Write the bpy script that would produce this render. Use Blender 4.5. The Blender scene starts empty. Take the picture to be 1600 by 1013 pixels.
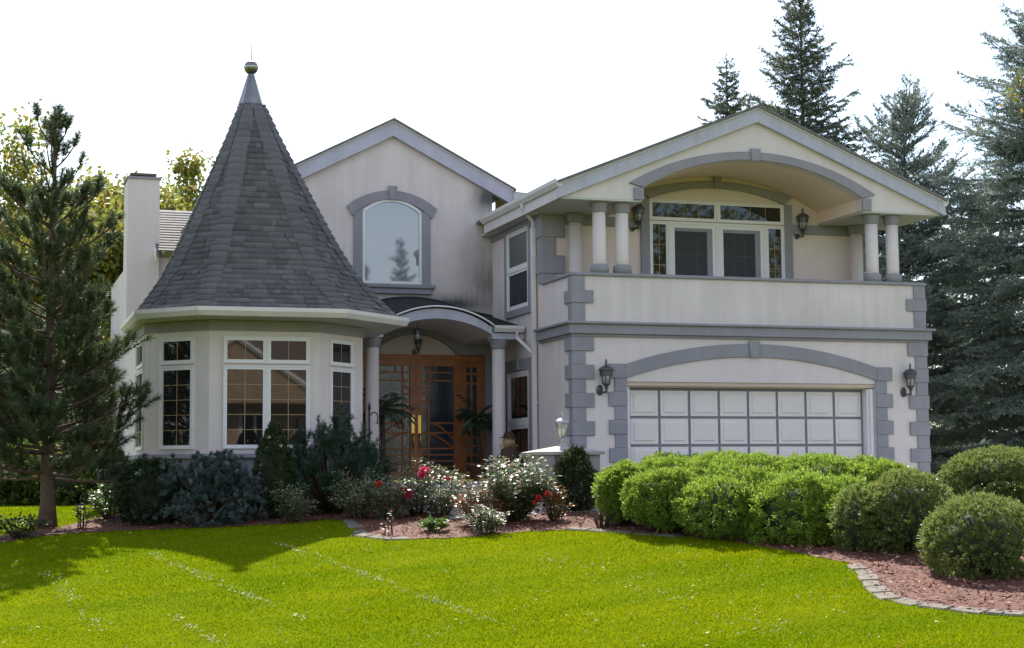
import bpy, bmesh, math, random
import numpy as np
from mathutils import Matrix, Vector

R_ = math.radians
scene = bpy.context.scene
COL = scene.collection

# ------------------------------------------------------------------ camera
F_PX, W_PX, H_PX = 2602.0, 1600.0, 1013.0
YAW, PITCH, ROLL = R_(-17.91), R_(5.20), R_(-0.45)
CAM = np.array([0.0, 0.0, 1.6])
def _rot():
    cy, sy = math.cos(YAW), math.sin(YAW); cp, sp = math.cos(PITCH), math.sin(PITCH); cr, sr = math.cos(ROLL), math.sin(ROLL)
    Rz = np.array([[cy, sy, 0], [-sy, cy, 0], [0, 0, 1]]); B = np.array([[1, 0, 0], [0, 0, -1], [0, 1, 0]])
    Rx = np.array([[1, 0, 0], [0, cp, sp], [0, -sp, cp]]); Rr = np.array([[cr, -sr, 0], [sr, cr, 0], [0, 0, 1]])
    return Rr @ Rx @ B @ Rz
MC = _rot()
def ray(x, y): return MC.T @ np.array([(x - W_PX / 2) / F_PX, (y - H_PX / 2) / F_PX, 1.0])
def at(x, y, Y):
    d = ray(x, y); return CAM + d * (Y - CAM[1]) / d[1]
def at_x(x, y, X):
    d = ray(x, y); return CAM + d * (X - CAM[0]) / d[0]
cd = bpy.data.cameras.new('camera'); co = bpy.data.objects.new('camera', cd); COL.objects.link(co)
cd.sensor_width = 36.0; cd.sensor_fit = 'HORIZONTAL'; cd.lens = F_PX / W_PX * 36.0
cd.clip_start = 0.1; cd.clip_end = 2000.0
mw = Matrix.Identity(4)
for i in range(3):
    mw[i][0] = MC[0][i]; mw[i][1] = -MC[1][i]; mw[i][2] = -MC[2][i]; mw[i][3] = CAM[i]
co.matrix_world = mw
scene.camera = co

# ------------------------------------------------------------------ world, sun, exposure
SUN_DIR = Vector((0.17, 1.0, 1.04)).normalized()          # towards the sun
SUN_EL = math.asin(SUN_DIR.z); SUN_AZ = math.atan2(SUN_DIR.x, SUN_DIR.y)
world = bpy.data.worlds.new('World'); scene.world = world; world.use_nodes = True
nt = world.node_tree; nt.nodes.clear()
wo = nt.nodes.new('ShaderNodeOutputWorld'); bg = nt.nodes.new('ShaderNodeBackground')
sky = nt.nodes.new('ShaderNodeTexSky'); sky.sky_type = 'NISHITA'; sky.sun_disc = False
sky.sun_elevation = SUN_EL; sky.sun_rotation = SUN_AZ
sky.air_density = 1.0; sky.dust_density = 0.8; sky.ozone_density = 1.0
tc = nt.nodes.new('ShaderNodeTexCoord'); mp = nt.nodes.new('ShaderNodeMapping'); mp.inputs['Scale'].default_value = (1.0, 1.0, 3.0)
nz = nt.nodes.new('ShaderNodeTexNoise'); nz.inputs['Scale'].default_value = 2.6; nz.inputs['Detail'].default_value = 7.0; nz.inputs['Roughness'].default_value = 0.6
rp = nt.nodes.new('ShaderNodeValToRGB'); rp.color_ramp.elements[0].position = 0.42; rp.color_ramp.elements[1].position = 0.66
mx = nt.nodes.new('ShaderNodeMix'); mx.data_type = 'RGBA'
mxf = nt.nodes.new('ShaderNodeMath'); mxf.operation = 'MULTIPLY'; mxf.inputs[1].default_value = 0.7
nt.links.new(tc.outputs['Generated'], mp.inputs['Vector']); nt.links.new(mp.outputs[0], nz.inputs['Vector'])
nt.links.new(nz.outputs['Fac'], rp.inputs['Fac']); nt.links.new(rp.outputs['Color'], mxf.inputs[0])
nt.links.new(mxf.outputs[0], mx.inputs['Factor']); nt.links.new(sky.outputs[0], mx.inputs['A'])
mx.inputs['B'].default_value = (6.0, 6.1, 6.3, 1.0)
nt.links.new(mx.outputs['Result'], bg.inputs['Color']); bg.inputs['Strength'].default_value = 0.125
nt.links.new(bg.outputs[0], wo.inputs['Surface'])

sl = bpy.data.lights.new('sun', 'SUN'); sl.energy = 5.0; sl.angle = R_(0.53); sl.color = (1.0, 0.95, 0.86)
so = bpy.data.objects.new('sun', sl); COL.objects.link(so); so.location = (5, 60, 60)
so.rotation_euler = (-SUN_DIR).to_track_quat('-Z', 'Y').to_euler()

vs = scene.view_settings
scene.display_settings.display_device = 'sRGB'
vs.view_transform = 'Standard'; vs.look = 'None'; vs.gamma = 1.0; vs.exposure = 1.2; vs.use_curve_mapping = False
cy = scene.cycles
cy.max_bounces = 8; cy.diffuse_bounces = 4; cy.glossy_bounces = 3; cy.transmission_bounces = 3; cy.transparent_max_bounces = 8
cy.use_denoising = True; cy.sample_clamp_indirect = 6.0

# ------------------------------------------------------------------ materials
def _n(nt, t, **k):
    n = nt.nodes.new(t)
    for a, b in k.items(): setattr(n, a, b)
    return n
def mat(name, c, rough=0.6, var=0.0, vscale=3.0, bump=0.0, bscale=60.0, spec=0.5, metal=0.0, c2=None, streak=0.0, ior=None, coat=0.0):
    """Principled with optional large-scale tone variation, vertical weather streaks and fine bump."""
    m = bpy.data.materials.new(name); m.use_nodes = True; nt = m.node_tree; p = nt.nodes['Principled BSDF']
    p.inputs['Base Color'].default_value = (*c, 1); p.inputs['Roughness'].default_value = rough
    p.inputs['Specular IOR Level'].default_value = spec; p.inputs['Metallic'].default_value = metal
    p.inputs['Coat Weight'].default_value = coat
    if ior: p.inputs['IOR'].default_value = ior
    tc = _n(nt, 'ShaderNodeTexCoord')
    if var > 0 or c2 or streak:
        a = _n(nt, 'ShaderNodeTexNoise'); a.inputs['Scale'].default_value = vscale; a.inputs['Detail'].default_value = 6; a.inputs['Roughness'].default_value = .62
        nt.links.new(tc.outputs['Object'], a.inputs['Vector'])
        r = _n(nt, 'ShaderNodeValToRGB'); r.color_ramp.elements[0].position = .32; r.color_ramp.elements[1].position = .68
        d = c2 if c2 else tuple(x * (1 - var) for x in c)
        r.color_ramp.elements[0].color = (*d, 1); r.color_ramp.elements[1].color = (*(c if c2 else tuple(min(1, x * (1 + var * .5)) for x in c)), 1)
        nt.links.new(a.outputs['Fac'], r.inputs['Fac']); out = r.outputs['Color']
        if streak:
            mpn = _n(nt, 'ShaderNodeMapping'); mpn.inputs['Scale'].default_value = (5.5, 5.5, .45); nt.links.new(tc.outputs['Object'], mpn.inputs['Vector'])
            s = _n(nt, 'ShaderNodeTexNoise'); s.inputs['Scale'].default_value = 1.3; s.inputs['Detail'].default_value = 5; nt.links.new(mpn.outputs[0], s.inputs['Vector'])
            r2 = _n(nt, 'ShaderNodeValToRGB'); r2.color_ramp.elements[0].position = .40; r2.color_ramp.elements[1].position = .62
            q = 1 - streak; r2.color_ramp.elements[0].color = (q, q, q * .99, 1); r2.color_ramp.elements[1].color = (1, 1, 1, 1)
            nt.links.new(s.outputs['Fac'], r2.inputs['Fac'])
            mm = _n(nt, 'ShaderNodeMix', data_type='RGBA', blend_type='MULTIPLY'); mm.inputs['Factor'].default_value = 1
            nt.links.new(out, mm.inputs['A']); nt.links.new(r2.outputs['Color'], mm.inputs['B']); out = mm.outputs['Result']
        nt.links.new(out, p.inputs['Base Color'])
    if bump > 0:
        b = _n(nt, 'ShaderNodeTexNoise'); b.inputs['Scale'].default_value = bscale; b.inputs['Detail'].default_value = 4
        nt.links.new(tc.outputs['Object'], b.inputs['Vector'])
        bn = _n(nt, 'ShaderNodeBump'); bn.inputs['Strength'].default_value = bump; bn.inputs['Distance'].default_value = .01
        nt.links.new(b.outputs['Fac'], bn.inputs['Height']); nt.links.new(bn.outputs[0], p.inputs['Normal'])
    return m
def leaf_mat(name, cols, rough=0.5, transl=0.35, spec=0.4, tcol=None, pos=None):
    """Leaves: colour picked per leaf (Random Per Island), part of the light passes through."""
    m = bpy.data.materials.new(name); m.use_nodes = True; nt = m.node_tree; p = nt.nodes['Principled BSDF']
    g = _n(nt, 'ShaderNodeNewGeometry'); r = _n(nt, 'ShaderNodeValToRGB'); cr = r.color_ramp
    n = len(cols); pos = pos or [i / max(1, n - 1) for i in range(n)]
    while len(cr.elements) < n: cr.elements.new(.5)
    for i in range(n): cr.elements[i].position = pos[i]
    for i in range(n): cr.elements[i].color = (*cols[i], 1)
    nt.links.new(g.outputs['Random Per Island'], r.inputs['Fac'])
    nt.links.new(r.outputs['Color'], p.inputs['Base Color'])
    p.inputs['Roughness'].default_value = rough; p.inputs['Specular IOR Level'].default_value = spec
    if transl > 0:
        t = _n(nt, 'ShaderNodeBsdfTranslucent'); ms = _n(nt, 'ShaderNodeMixShader'); ms.inputs[0].default_value = transl
        if tcol:
            mm = _n(nt, 'ShaderNodeMix', data_type='RGBA', blend_type='MULTIPLY'); mm.inputs['Factor'].default_value = 1
            mm.inputs['B'].default_value = (*tcol, 1); nt.links.new(r.outputs['Color'], mm.inputs['A']); nt.links.new(mm.outputs['Result'], t.inputs['Color'])
        else: nt.links.new(r.outputs['Color'], t.inputs['Color'])
        nt.links.new(p.outputs[0], ms.inputs[1]); nt.links.new(t.outputs[0], ms.inputs[2])
        nt.links.new(ms.outputs[0], nt.nodes['Material Output'].inputs['Surface'])
    return m
def island_mat(name, cols, rough=.85, bump=.35, bscale=140, spec=.3, pos=None):
    m = leaf_mat(name, cols, rough, 0, spec, pos=pos); nt = m.node_tree; p = nt.nodes['Principled BSDF']
    tc = _n(nt, 'ShaderNodeTexCoord'); b = _n(nt, 'ShaderNodeTexNoise'); b.inputs['Scale'].default_value = bscale
    nt.links.new(tc.outputs['Object'], b.inputs['Vector']); bn = _n(nt, 'ShaderNodeBump'); bn.inputs['Strength'].default_value = bump; bn.inputs['Distance'].default_value = .01
    nt.links.new(b.outputs['Fac'], bn.inputs['Height']); nt.links.new(bn.outputs[0], p.inputs['Normal'])
    return m

M = {}
M['stucco'] = mat('stucco', (.71, .608, .592), .92, .06, .7, .30, 95, .2, streak=.035)
M['stucco_bounce'] = mat('bounce_tinted_stucco', (.90, .68, .58), .92, .05, .7, .3, 95, .2)  # vault stucco with warm bounced light put into its colour
M['stucco_wall_bounce'] = mat('recess_bounce_stucco', (.74, .605, .55), .92, .05, .7, .3, 95, .2)  # same stucco, weaker bounced-light warmth painted into the colour
M['deck'] = mat('balcony_deck', (.52, .40, .29), .9, .15, 2)
M['stucco_worn'] = mat('stucco_worn', (.71, .608, .592), .92, .09, .8, .30, 95, .2, streak=.07)
M['trim'] = mat('trim_grey', (.30, .278, .308), .85, .10, 1.4, .2, 80, .25, streak=.06)
M['fascia'] = mat('fascia_grey', (.50, .475, .56), .75, .12, 2.2, .1, 40, .3, streak=.08)
M['white'] = mat('white_vinyl', (.76, .71, .71), .45, .04, 2, spec=.4)
M['gutter'] = mat('gutter_metal', (.66, .60, .58), .4, .08, 2.5, spec=.5)
M['soffit'] = mat('soffit_board', (.52, .50, .47), .7, .06, 1.5)
M['garage_white'] = mat('garage_panel_white', (.74, .645, .62), .5, .05, 1.0, .05, 40, .35)
M['wood'] = mat('oak_wood', (.43, .145, .038), .42, c2=(.29, .088, .022), vscale=5, bump=.1, bscale=30, spec=.5)
M['brass'] = mat('brass', (.75, .50, .14), .22, metal=1.0)
M['glass'] = mat('window_glass', (.012, .012, .013), .02, ior=1.62, bump=.02, bscale=1.3)
M['glass_sky'] = mat('sky_lightened_glass', (.17, .185, .205), .02, ior=2.3, bump=.015, bscale=.9)  # pale base paints in part of the sky reflection
M['glass_door'] = mat('bevelled_glass', (.035, .042, .05), .06, ior=1.8, bump=.25, bscale=14)
M['screen'] = mat('screen_mesh', (.025, .024, .028), .6, .2, 6)
M['grille'] = mat('gold_grille', (.36, .22, .10), .45, spec=.5)
M['lampmetal'] = mat('lamp_metal', (.10, .10, .11), .4, .25, 12, metal=.55)
M['lampglass'] = mat('lamp_glass', (.34, .33, .32), .15, spec=.6)
M['pillarlamp'] = mat('aged_zinc', (.42, .42, .43), .38, .3, 14, metal=.7)
M['warmglass'] = mat('cream_glass', (.80, .72, .52), .25, spec=.5)
M['steel'] = mat('polished_steel', (.24, .225, .22), .34, .3, 3, metal=1.0)
M['stone'] = mat('foundation_stone', (.22, .22, .225), .9, .3, 5, .5, 30)
M['concrete'] = mat('concrete', (.38, .37, .35), .9, .15, 2.5, .25, 50)
M['paver'] = mat('edging_paver', (.155, .130, .105), .95, .45, 5, .5, 60)
M['darkiron'] = mat('wrought_iron', (.02, .02, .022), .5, spec=.4)
M['bark_pine'] = mat('pine_bark', (.13, .075, .05), .95, c2=(.06, .04, .03), vscale=9, bump=.8, bscale=24)
M['bark'] = mat('bark', (.09, .07, .055), .95, c2=(.045, .036, .03), vscale=7, bump=.8, bscale=20)
M['stem'] = mat('stem', (.07, .045, .025), .8, .3, 8)
M['terracotta'] = mat('terracotta', (.30, .12, .06), .8, .2, 5)
M['shingle'] = island_mat('asphalt_shingle', [(.085, .078, .088), (.125, .116, .130), (.098, .090, .102), (.155, .143, .158), (.112, .103, .116)])
M['hip'] = island_mat('hip_shingle', [(.115, .105, .122), (.15, .138, .157), (.128, .117, .134)])
M['shingle_dark'] = island_mat('canopy_shingle', [(.024, .023, .025), (.045, .044, .047), (.032, .031, .033)])
M['roofing'] = mat('roofing', (.17, .155, .15), .9, .25, 8, .4, 60)

# ------------------------------------------------------------------ object helpers
ORG = {}
def tag(o, label=None, cat=None, group=None, kind=None):
    if label: o['label'] = label
    if cat: o['category'] = cat
    if group: o['group'] = group
    if kind: o['kind'] = kind
    return o
def thing(name, loc, label, cat, group=None, rz=0.0):
    o = bpy.data.objects.new(name, None); COL.objects.link(o); o.location = loc; o.rotation_euler = (0, 0, rz)
    o.empty_display_size = .2; ORG[o.name] = Vector(loc) if rz == 0 else Vector((0, 0, 0))
    return tag(o, label, cat, group)
def _link(name, me, parent):
    o = bpy.data.objects.new(name, me); COL.objects.link(o)
    if parent is not None: o.parent = parent; ORG[o.name] = ORG[parent.name]
    else: ORG[o.name] = Vector((0, 0, 0))
    return o
def np_mesh(name, V, Fc, m, parent=None, smooth=False, uv=None):
    """Mesh object from numpy arrays; V in world coordinates, Fc (n,k) with k = 3 or 4."""
    V = np.asarray(V, np.float32)
    if parent is not None: V = V - np.array(ORG[parent.name], np.float32)
    Fc = np.asarray(Fc, np.int32); k = Fc.shape[1]; nf = len(Fc)
    me = bpy.data.meshes.new(name); me.vertices.add(len(V)); me.vertices.foreach_set('co', V.ravel())
    me.loops.add(nf * k); me.loops.foreach_set('vertex_index', Fc.ravel())
    me.polygons.add(nf); me.polygons.foreach_set('loop_start', np.arange(0, nf * k, k, dtype=np.int32))
    me.polygons.foreach_set('loop_total', np.full(nf, k, np.int32))
    if smooth: me.polygons.foreach_set('use_smooth', np.ones(nf, bool))
    me.update(calc_edges=True); me.validate(); me.materials.append(m)
    return _link(name, me, parent)
class MB:
    """Collects shapes (optionally through a local frame T) and links them as ONE mesh object."""
    def __init__(s, T=None): s.v = []; s.f = []; s.mi = []; s.sm = []; s.T = T; s.m = 0; s.smooth = False
    def add(s, vs, fs):
        b = len(s.v)
        for p in vs: s.v.append(s.T(*p) if s.T else tuple(p))
        for f in fs: s.f.append([b + i for i in f]); s.mi.append(s.m); s.sm.append(s.smooth)
        return s
    def box(s, x0, x1, y0, y1, z0, z1):
        return s.add([(x0, y0, z0), (x1, y0, z0), (x1, y1, z0), (x0, y1, z0), (x0, y0, z1), (x1, y0, z1), (x1, y1, z1), (x0, y1, z1)],
                     [(0, 3, 2, 1), (4, 5, 6, 7), (0, 1, 5, 4), (1, 2, 6, 5), (2, 3, 7, 6), (3, 0, 4, 7)])
    def _prism(s, a, b):
        n = len(a); return s.add(list(a) + list(b), [tuple(range(n)), tuple(range(2 * n - 1, n - 1, -1))] + [(i, (i + 1) % n, n + (i + 1) % n, n + i) for i in range(n)])
    def py(s, poly, y0, y1): return s._prism([(x, y0, z) for x, z in poly], [(x, y1, z) for x, z in poly])
    def px(s, poly, x0, x1): return s._prism([(x0, y, z) for y, z in poly], [(x1, y, z) for y, z in poly])
    def pz(s, poly, z0, z1): return s._prism([(x, y, z0) for x, y in poly], [(x, y, z1) for x, y in poly])
    def band(s, outer, inner, y0, y1):
        """strip between two polylines in the x-z plane, from y0 to y1"""
        n = len(outer); vs = [(x, y0, z) for x, z in outer] + [(x, y0, z) for x, z in inner] + [(x, y1, z) for x, z in outer] + [(x, y1, z) for x, z in inner]
        fs = []
        for i in range(n - 1):
            fs += [(i, i + 1, n + i + 1, n + i), (2 * n + i + 1, 2 * n + i, 3 * n + i, 3 * n + i + 1), (i + 1, i, 2 * n + i, 2 * n + i + 1), (n + i, n + i + 1, 3 * n + i + 1, 3 * n + i)]
        fs += [(0, n, 3 * n, 2 * n), (n - 1, 3 * n - 1, 4 * n - 1, 2 * n - 1)]
        return s.add(vs, fs)
    def lathe(s, prof, c=(0, 0, 0), n=20, smooth=True):
        vs = []; k = len(prof)
        for r, z in prof:
            for i in range(n):
                a = 2 * math.pi * i / n; vs.append((c[0] + r * math.cos(a), c[1] + r * math.sin(a), c[2] + z))
        fs = [(j * n + i, j * n + (i + 1) % n, (j + 1) * n + (i + 1) % n, (j + 1) * n + i) for j in range(k - 1) for i in range(n)]
        fs += [tuple(range(n - 1, -1, -1)), tuple((k - 1) * n + i for i in range(n))]
        o = s.smooth; s.smooth = smooth; s.add(vs, fs); s.smooth = o; return s
    def tube(s, pts, r, n=8, smooth=True):
        pts = [Vector(p) for p in pts]; rr = r if isinstance(r, (list, tuple)) else [r] * len(pts); vs = []
        for i, p in enumerate(pts):
            d = (pts[min(i + 1, len(pts) - 1)] - pts[max(i - 1, 0)]).normalized()
            u = d.cross(Vector((0, 0, 1)) if abs(d.z) < .9 else Vector((1, 0, 0))).normalized(); w = d.cross(u)
            for k in range(n):
                a = 2 * math.pi * k / n; q = p + (u * math.cos(a) + w * math.sin(a)) * rr[i]; vs.append(tuple(q))
        fs = [(j * n + i, j * n + (i + 1) % n, (j + 1) * n + (i + 1) % n, (j + 1) * n + i) for j in range(len(pts) - 1) for i in range(n)]
        fs += [tuple(range(n - 1, -1, -1)), tuple((len(pts) - 1) * n + i for i in range(n))]
        o = s.smooth; s.smooth = smooth; s.add(vs, fs); s.smooth = o; return s
    def sphere(s, c, r, n=14, sc=(1, 1, 1)):
        k = n // 2; prof = [(max(1e-4, math.sin(math.pi * j / k)), -math.cos(math.pi * j / k)) for j in range(k + 1)]
        vs = [(c[0] + q * r * sc[0] * math.cos(2 * math.pi * i / n), c[1] + q * r * sc[1] * math.sin(2 * math.pi * i / n), c[2] + z * r * sc[2]) for q, z in prof for i in range(n)]
        fs = [(j * n + i, j * n + (i + 1) % n, (j + 1) * n + (i + 1) % n, (j + 1) * n + i) for j in range(k) for i in range(n)]
        o = s.smooth; s.smooth = True; s.add(vs, fs); s.smooth = o; return s
    def build(s, name, m, parent=None, bevel=0.0, recalc=True):
        me = bpy.data.meshes.new(name); o = Vector((0, 0, 0)) if parent is None else ORG[parent.name]
        me.from_pydata([(p[0] - o.x, p[1] - o.y, p[2] - o.z) for p in s.v], [], s.f)
        for q in (m if isinstance(m, (list, tuple)) else [m]): me.materials.append(q)
        me.polygons.foreach_set('material_index', s.mi); me.polygons.foreach_set('use_smooth', s.sm); me.update()
        if recalc:
            b = bmesh.new(); b.from_mesh(me); bmesh.ops.recalc_face_normals(b, faces=b.faces); b.to_mesh(me); b.free()
        ob = _link(name, me, parent)
        if bevel:
            bv = ob.modifiers.new('bevel', 'BEVEL'); bv.width = bevel; bv.segments = 1; bv.limit_method = 'ANGLE'; bv.angle_limit = R_(50)
        return ob
def frame_T(ox, oy, ux, uy):
    """local (u along the wall, d outwards, z) -> world; (ux,uy) unit along wall, outward = rotate clockwise"""
    nx, ny = uy, -ux
    return lambda u, d, z: (ox + u * ux + d * nx, oy + u * uy + d * ny, z)
def arc(x0, x1, zs, rise, n=24):
    c = (x1 - x0) / 2; rr = (c * c + rise * rise) / (2 * rise); zc = zs + rise - rr; a = math.asin(min(1, c / rr)); xm = (x0 + x1) / 2
    return [(xm + rr * math.sin(-a + 2 * a * i / n), zc + rr * math.cos(-a + 2 * a * i / n)) for i in range(n + 1)]
def copy_tree(o, parent=None):
    c = o.copy(); COL.objects.link(c)
    if parent is not None: c.parent = parent
    ORG[c.name] = ORG.get(o.name, Vector((0, 0, 0)))
    for ch in list(o.children): copy_tree(ch, c)
    return c

# ------------------------------------------------------------------ terrain
def zg(X, Y):
    X = np.asarray(X, float); Y = np.asarray(Y, float)
    p = .37 + .095 * (Y - 22) + .066 * (X - 3.2); k = 6.0
    p = np.clip(p, -6, 6)
    p = -np.log(np.exp(-k * p) + math.exp(-k * 1.08)) / k
    return np.log(np.exp(k * p) + math.exp(-k * .35)) / k
_ts = np.geomspace(6, 300, 9000)
def gp(x, y):
    d = ray(x, y); P = CAM + d * _ts[:, None]; s = P[:, 2] - zg(P[:, 0], P[:, 1]); i = int(np.argmax(s < 0)); return P[i]
def gz(x, y): return float(zg(x, y))
def in_poly(X, Y, poly):
    r = np.zeros(len(X), bool); n = len(poly)
    for i in range(n):
        x0, y0 = poly[i]; x1, y1 = poly[(i + 1) % n]
        c = ((y0 > Y) != (y1 > Y)) & (X < (x1 - x0) * (Y - y0) / (y1 - y0 + 1e-12) + x0); r ^= c
    return r
def grid_sheet(name, xs, ys, zoff, m, mask=None):
    nx, ny = len(xs), len(ys); XX, YY = np.meshgrid(xs, ys); V = np.stack([XX, YY, zg(XX, YY) + zoff], -1).reshape(-1, 3)
    i = np.arange(nx - 1)[None, :] + np.arange(ny - 1)[:, None] * nx; Fc = np.stack([i, i + 1, i + nx + 1, i + nx], -1).reshape(-1, 4)
    if mask is not None:
        c = V[Fc].mean(1); Fc = Fc[mask(c[:, 0], c[:, 1])]
        u, inv = np.unique(Fc, return_inverse=True); V = V[u]; Fc = inv.reshape(-1, 4)
    return tag(np_mesh(name, V, Fc, m, None, True), kind='structure')
BED_PX = [(-70, 860), (0, 850), (60, 840), (120, 834), (200, 830), (300, 826), (400, 822), (470, 818), (510, 812), (545, 816), (556, 826), (566, 838), (610, 844), (700, 842), (760, 838),
          (830, 831), (900, 829), (1000, 835), (1080, 841), (1150, 848), (1250, 866), (1330, 882), (1352, 898), (1362, 918), (1385, 935), (1440, 948), (1520, 957), (1640, 966)]
EDGE = [tuple(gp(*p)[:2]) for p in BED_PX]
BED = EDGE + [(13.2, 17.0), (13.6, 24.6), (10.8, 24.9), (10.4, 31), (6.9, 33), (2.9, 31)] + [tuple(gp(*p)[:2]) for p in [(195, 802), (100, 824), (0, 838), (-70, 848)]]

def grass_base():
    m = mat('lawn_soil', (.12, .15, .006), .9, c2=(.08, .11, .006), vscale=1.2, bump=.5, bscale=40, spec=.0, ior=1.0); return m
def nonuni():
    a = np.concatenate([np.linspace(-420, -30, 14), np.linspace(-25, 45, 141), np.linspace(50, 460, 14)])
    b = np.concatenate([np.linspace(-160, -10, 10), np.linspace(-5, 55, 121), np.linspace(60, 900, 20)]); return a, b
xs, ys = nonuni(); grid_sheet('lawn', xs, ys, 0.0, grass_base())
M['mulch'] = mat('red_mulch', (.125, .038, .02), .95, c2=(.055, .019, .013), vscale=14, bump=1.0, bscale=45)
grid_sheet('mulch_bed', np.arange(-4, 14, .07), np.arange(13, 33.5, .07), .012, M['mulch'], lambda X, Y: in_poly(X, Y, BED))
grid_sheet('driveway', np.arange(10.9, 34, .5), np.arange(25.0, 29.01, .5), .012, M['concrete'])
grid_sheet('garden_path', np.arange(7.2, 10.3, .3), np.arange(25.6, 31.0, .3), .02, M['concrete'])

# ------------------------------------------------------------------ the house
HZ = 0.95
house = thing('house', (10.0, 31.0, 1.05), 'two-storey cream stucco house with grey trim, shingled turret, balcony and white garage door', 'house')
def part(name, mb, m, parent=None, **k): return mb.build(name, m, parent or house, **k)
FT = frame_T(0, 0, 1, 0)                                   # facade: outward = -Y
def FY(Y): return lambda u, d, z: (u, Y - d, z)            # wall facing the street at depth Y
def FX(X): return lambda u, d, z: (X - d, u, z)            # wall facing left at X, u = depth
def window(T, u0, u1, z0, z1, cols=0, rows=0, fw=.055, pane='glass', parent=None, proud=.05, gm='grille', inner=True, name='window'):
    f = MB(T)
    def ring(a0, a1, b0, b1, w, d0, d1):
        f.box(a0, a0 + w, d0, d1, b0, b1); f.box(a1 - w, a1, d0, d1, b0, b1)
        f.box(a0 + w, a1 - w, d0, d1, b0, b0 + w); f.box(a0 + w, a1 - w, d0, d1, b1 - w, b1)
    ring(u0, u1, z0, z1, fw * .45, 0, proud)
    if inner: ring(u0 + fw * .45, u1 - fw * .45, z0 + fw * .45, z1 - fw * .45, fw * .75, 0, proud * .72)
    w = part(name, f, M['white'], parent); g = fw * 1.2 if inner else fw * .45
    part('pane', MB(T).box(u0 + g, u1 - g, .004, .012, z0 + g, z1 - g), M[pane] if isinstance(pane, str) else pane, w)
    if cols > 1 or rows > 1:
        b = MB(T)
        for i in range(1, cols): u = u0 + g + (u1 - u0 - 2 * g) * i / cols; b.box(u - .006, u + .006, .013, .02, z0 + g, z1 - g)
        for j in range(1, rows): z = z0 + g + (z1 - z0 - 2 * g) * j / rows; b.box(u0 + g, u1 - g, .0135, .0205, z - .0055, z + .0055)
        part('grille', b, M[gm], w)
    return w

XL, XR, YF, YB, YG = 10.56, 18.03, 29.0, 30.7, 34.0
# --- garage wing, lower storey
g0, g1, gh = 11.62, 16.88, 3.34
part('garage_wall', MB().box(XL, g0, YF, YF + .3, HZ, 4.3).box(g1, XR, YF, YF + .3, HZ, 4.3).box(g0, g1, YF, YF + .3, gh, 4.3), M['stucco'])
part('side_wall', MB().px([(YF + .3, HZ), (YG, HZ), (YG, 7.0), (YB + .3, 7.0), (YB + .3, 4.3), (YF + .3, 4.3)], XL, XL + .3), M['stucco_worn'])
part('side_wall', MB().box(XR - .3, XR, YF + .3, 42, HZ, 4.3), M['stucco_worn']); part('side_wall', MB().box(XR - .68, XR - .38, YB + .3, 42, 4.301, 7.0), M['stucco_worn'])
part('parapet', MB().box(XL, XR, YF, YF + .3, 4.3, 5.31).box(XL, XL + .3, YF + .3, YB, 4.3, 5.31).box(XR - .3, XR, YF + .3, YB, 4.3, 5.31), M['stucco_worn'])
part('balcony_floor', MB().box(XL + .3, XR - .3, YF + .3, YB, 4.31, 4.45), M['deck'])
c = MB(); c.box(XL - .05, XR + .05, YF - .05, YF + .36, 5.312, 5.375); c.box(XL - .05, XL + .36, YF + .36, YB - .02, 5.312, 5.375); c.box(XR - .36, XR + .05, YF + .36, YB, 5.312, 5.375)
part('parapet_cap', c, M['trim'], bevel=.012)
b = MB()
for z0, z1, p in ((4.17, 4.22, .05), (4.22, 4.40, .105), (4.40, 4.445, .165)):
    b.box(XL - p, XR + p, YF - p, YF - .002, z0, z1); b.box(XL - p, XL - .002, YF, 30.84, z0, z1); b.box(XR + .002, XR + p, YF, 34, z0, z1)
part('belt_course', b, M['trim'], bevel=.008)
# corner quoins
def quoins(side, upper):
    q = MB(); p = .028
    def blk(z0, z1, wf, ws, e):
        if side < 0:
            q.box(XL - e, XL + wf, YF - e, YF - .001, z0, z1); q.box(XL - e, XL - .001, YF - .001, YF + ws, z0, z1)
        else:
            q.box(XR - wf, XR + e, YF - e, YF - .001, z0, z1); q.box(XR + .001, XR + e, YF - .001, YF + ws, z0, z1)
    z = 4.17; k = 0
    while z > HZ and not upper:
        h = .268 if k % 2 == 0 else .257
        if k % 2 == 0: blk(z - h, z, .405, .37, p + .014)
        else: blk(z - h, z, .24, .19, p)
        z -= h; k += 1
    if upper: blk(5.04, 5.311, .24, .19, p); blk(4.80, 5.04, .405, .37, p + .014); blk(4.446, 4.80, .24, .19, p)
    return q
for sd_ in (-1, 1):
    for up_ in (False, True): part('quoin_strip', quoins(sd_, up_), M['trim'], bevel=.008)
# garage door surround: arch trim, keystone, jamb blocks
oa, ia = arc(g0 - .03, g1 + .03, 3.665, .42, 32), arc(g0 - .03, g1 + .03, 3.40, .43, 32)
a = MB(); a.band(oa, ia, YF - .04, YF - .001)
for s, x in ((-1, g0), (1, g1)):
    z = 3.67; k = 0
    def bx(w, e, z0, z1):
        if s < 0: a.box(x - w, x - (.03 if z1 > 3.45 else 0), YF - e, YF - .001, z0, z1)
        else: a.box(x + (.03 if z1 > 3.45 else 0), x + w, YF - e, YF - .001, z0, z1)
    while z > HZ:
        h = .268 if k % 2 == 0 else .257
        bx(.37 if k % 2 == 0 else .25, .045 if k % 2 == 0 else .032, max(HZ, z - h), z); z -= h; k += 1
ga = part('garage_arch', a, M['trim'], bevel=.008)
xm = (g0 + g1) / 2
part('keystone', MB().py([(xm - .12, 4.135), (xm + .12, 4.135), (xm + .085, 3.82), (xm - .085, 3.82)], YF - .075, YF - .042), M['trim'], ga, bevel=.006)
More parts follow.
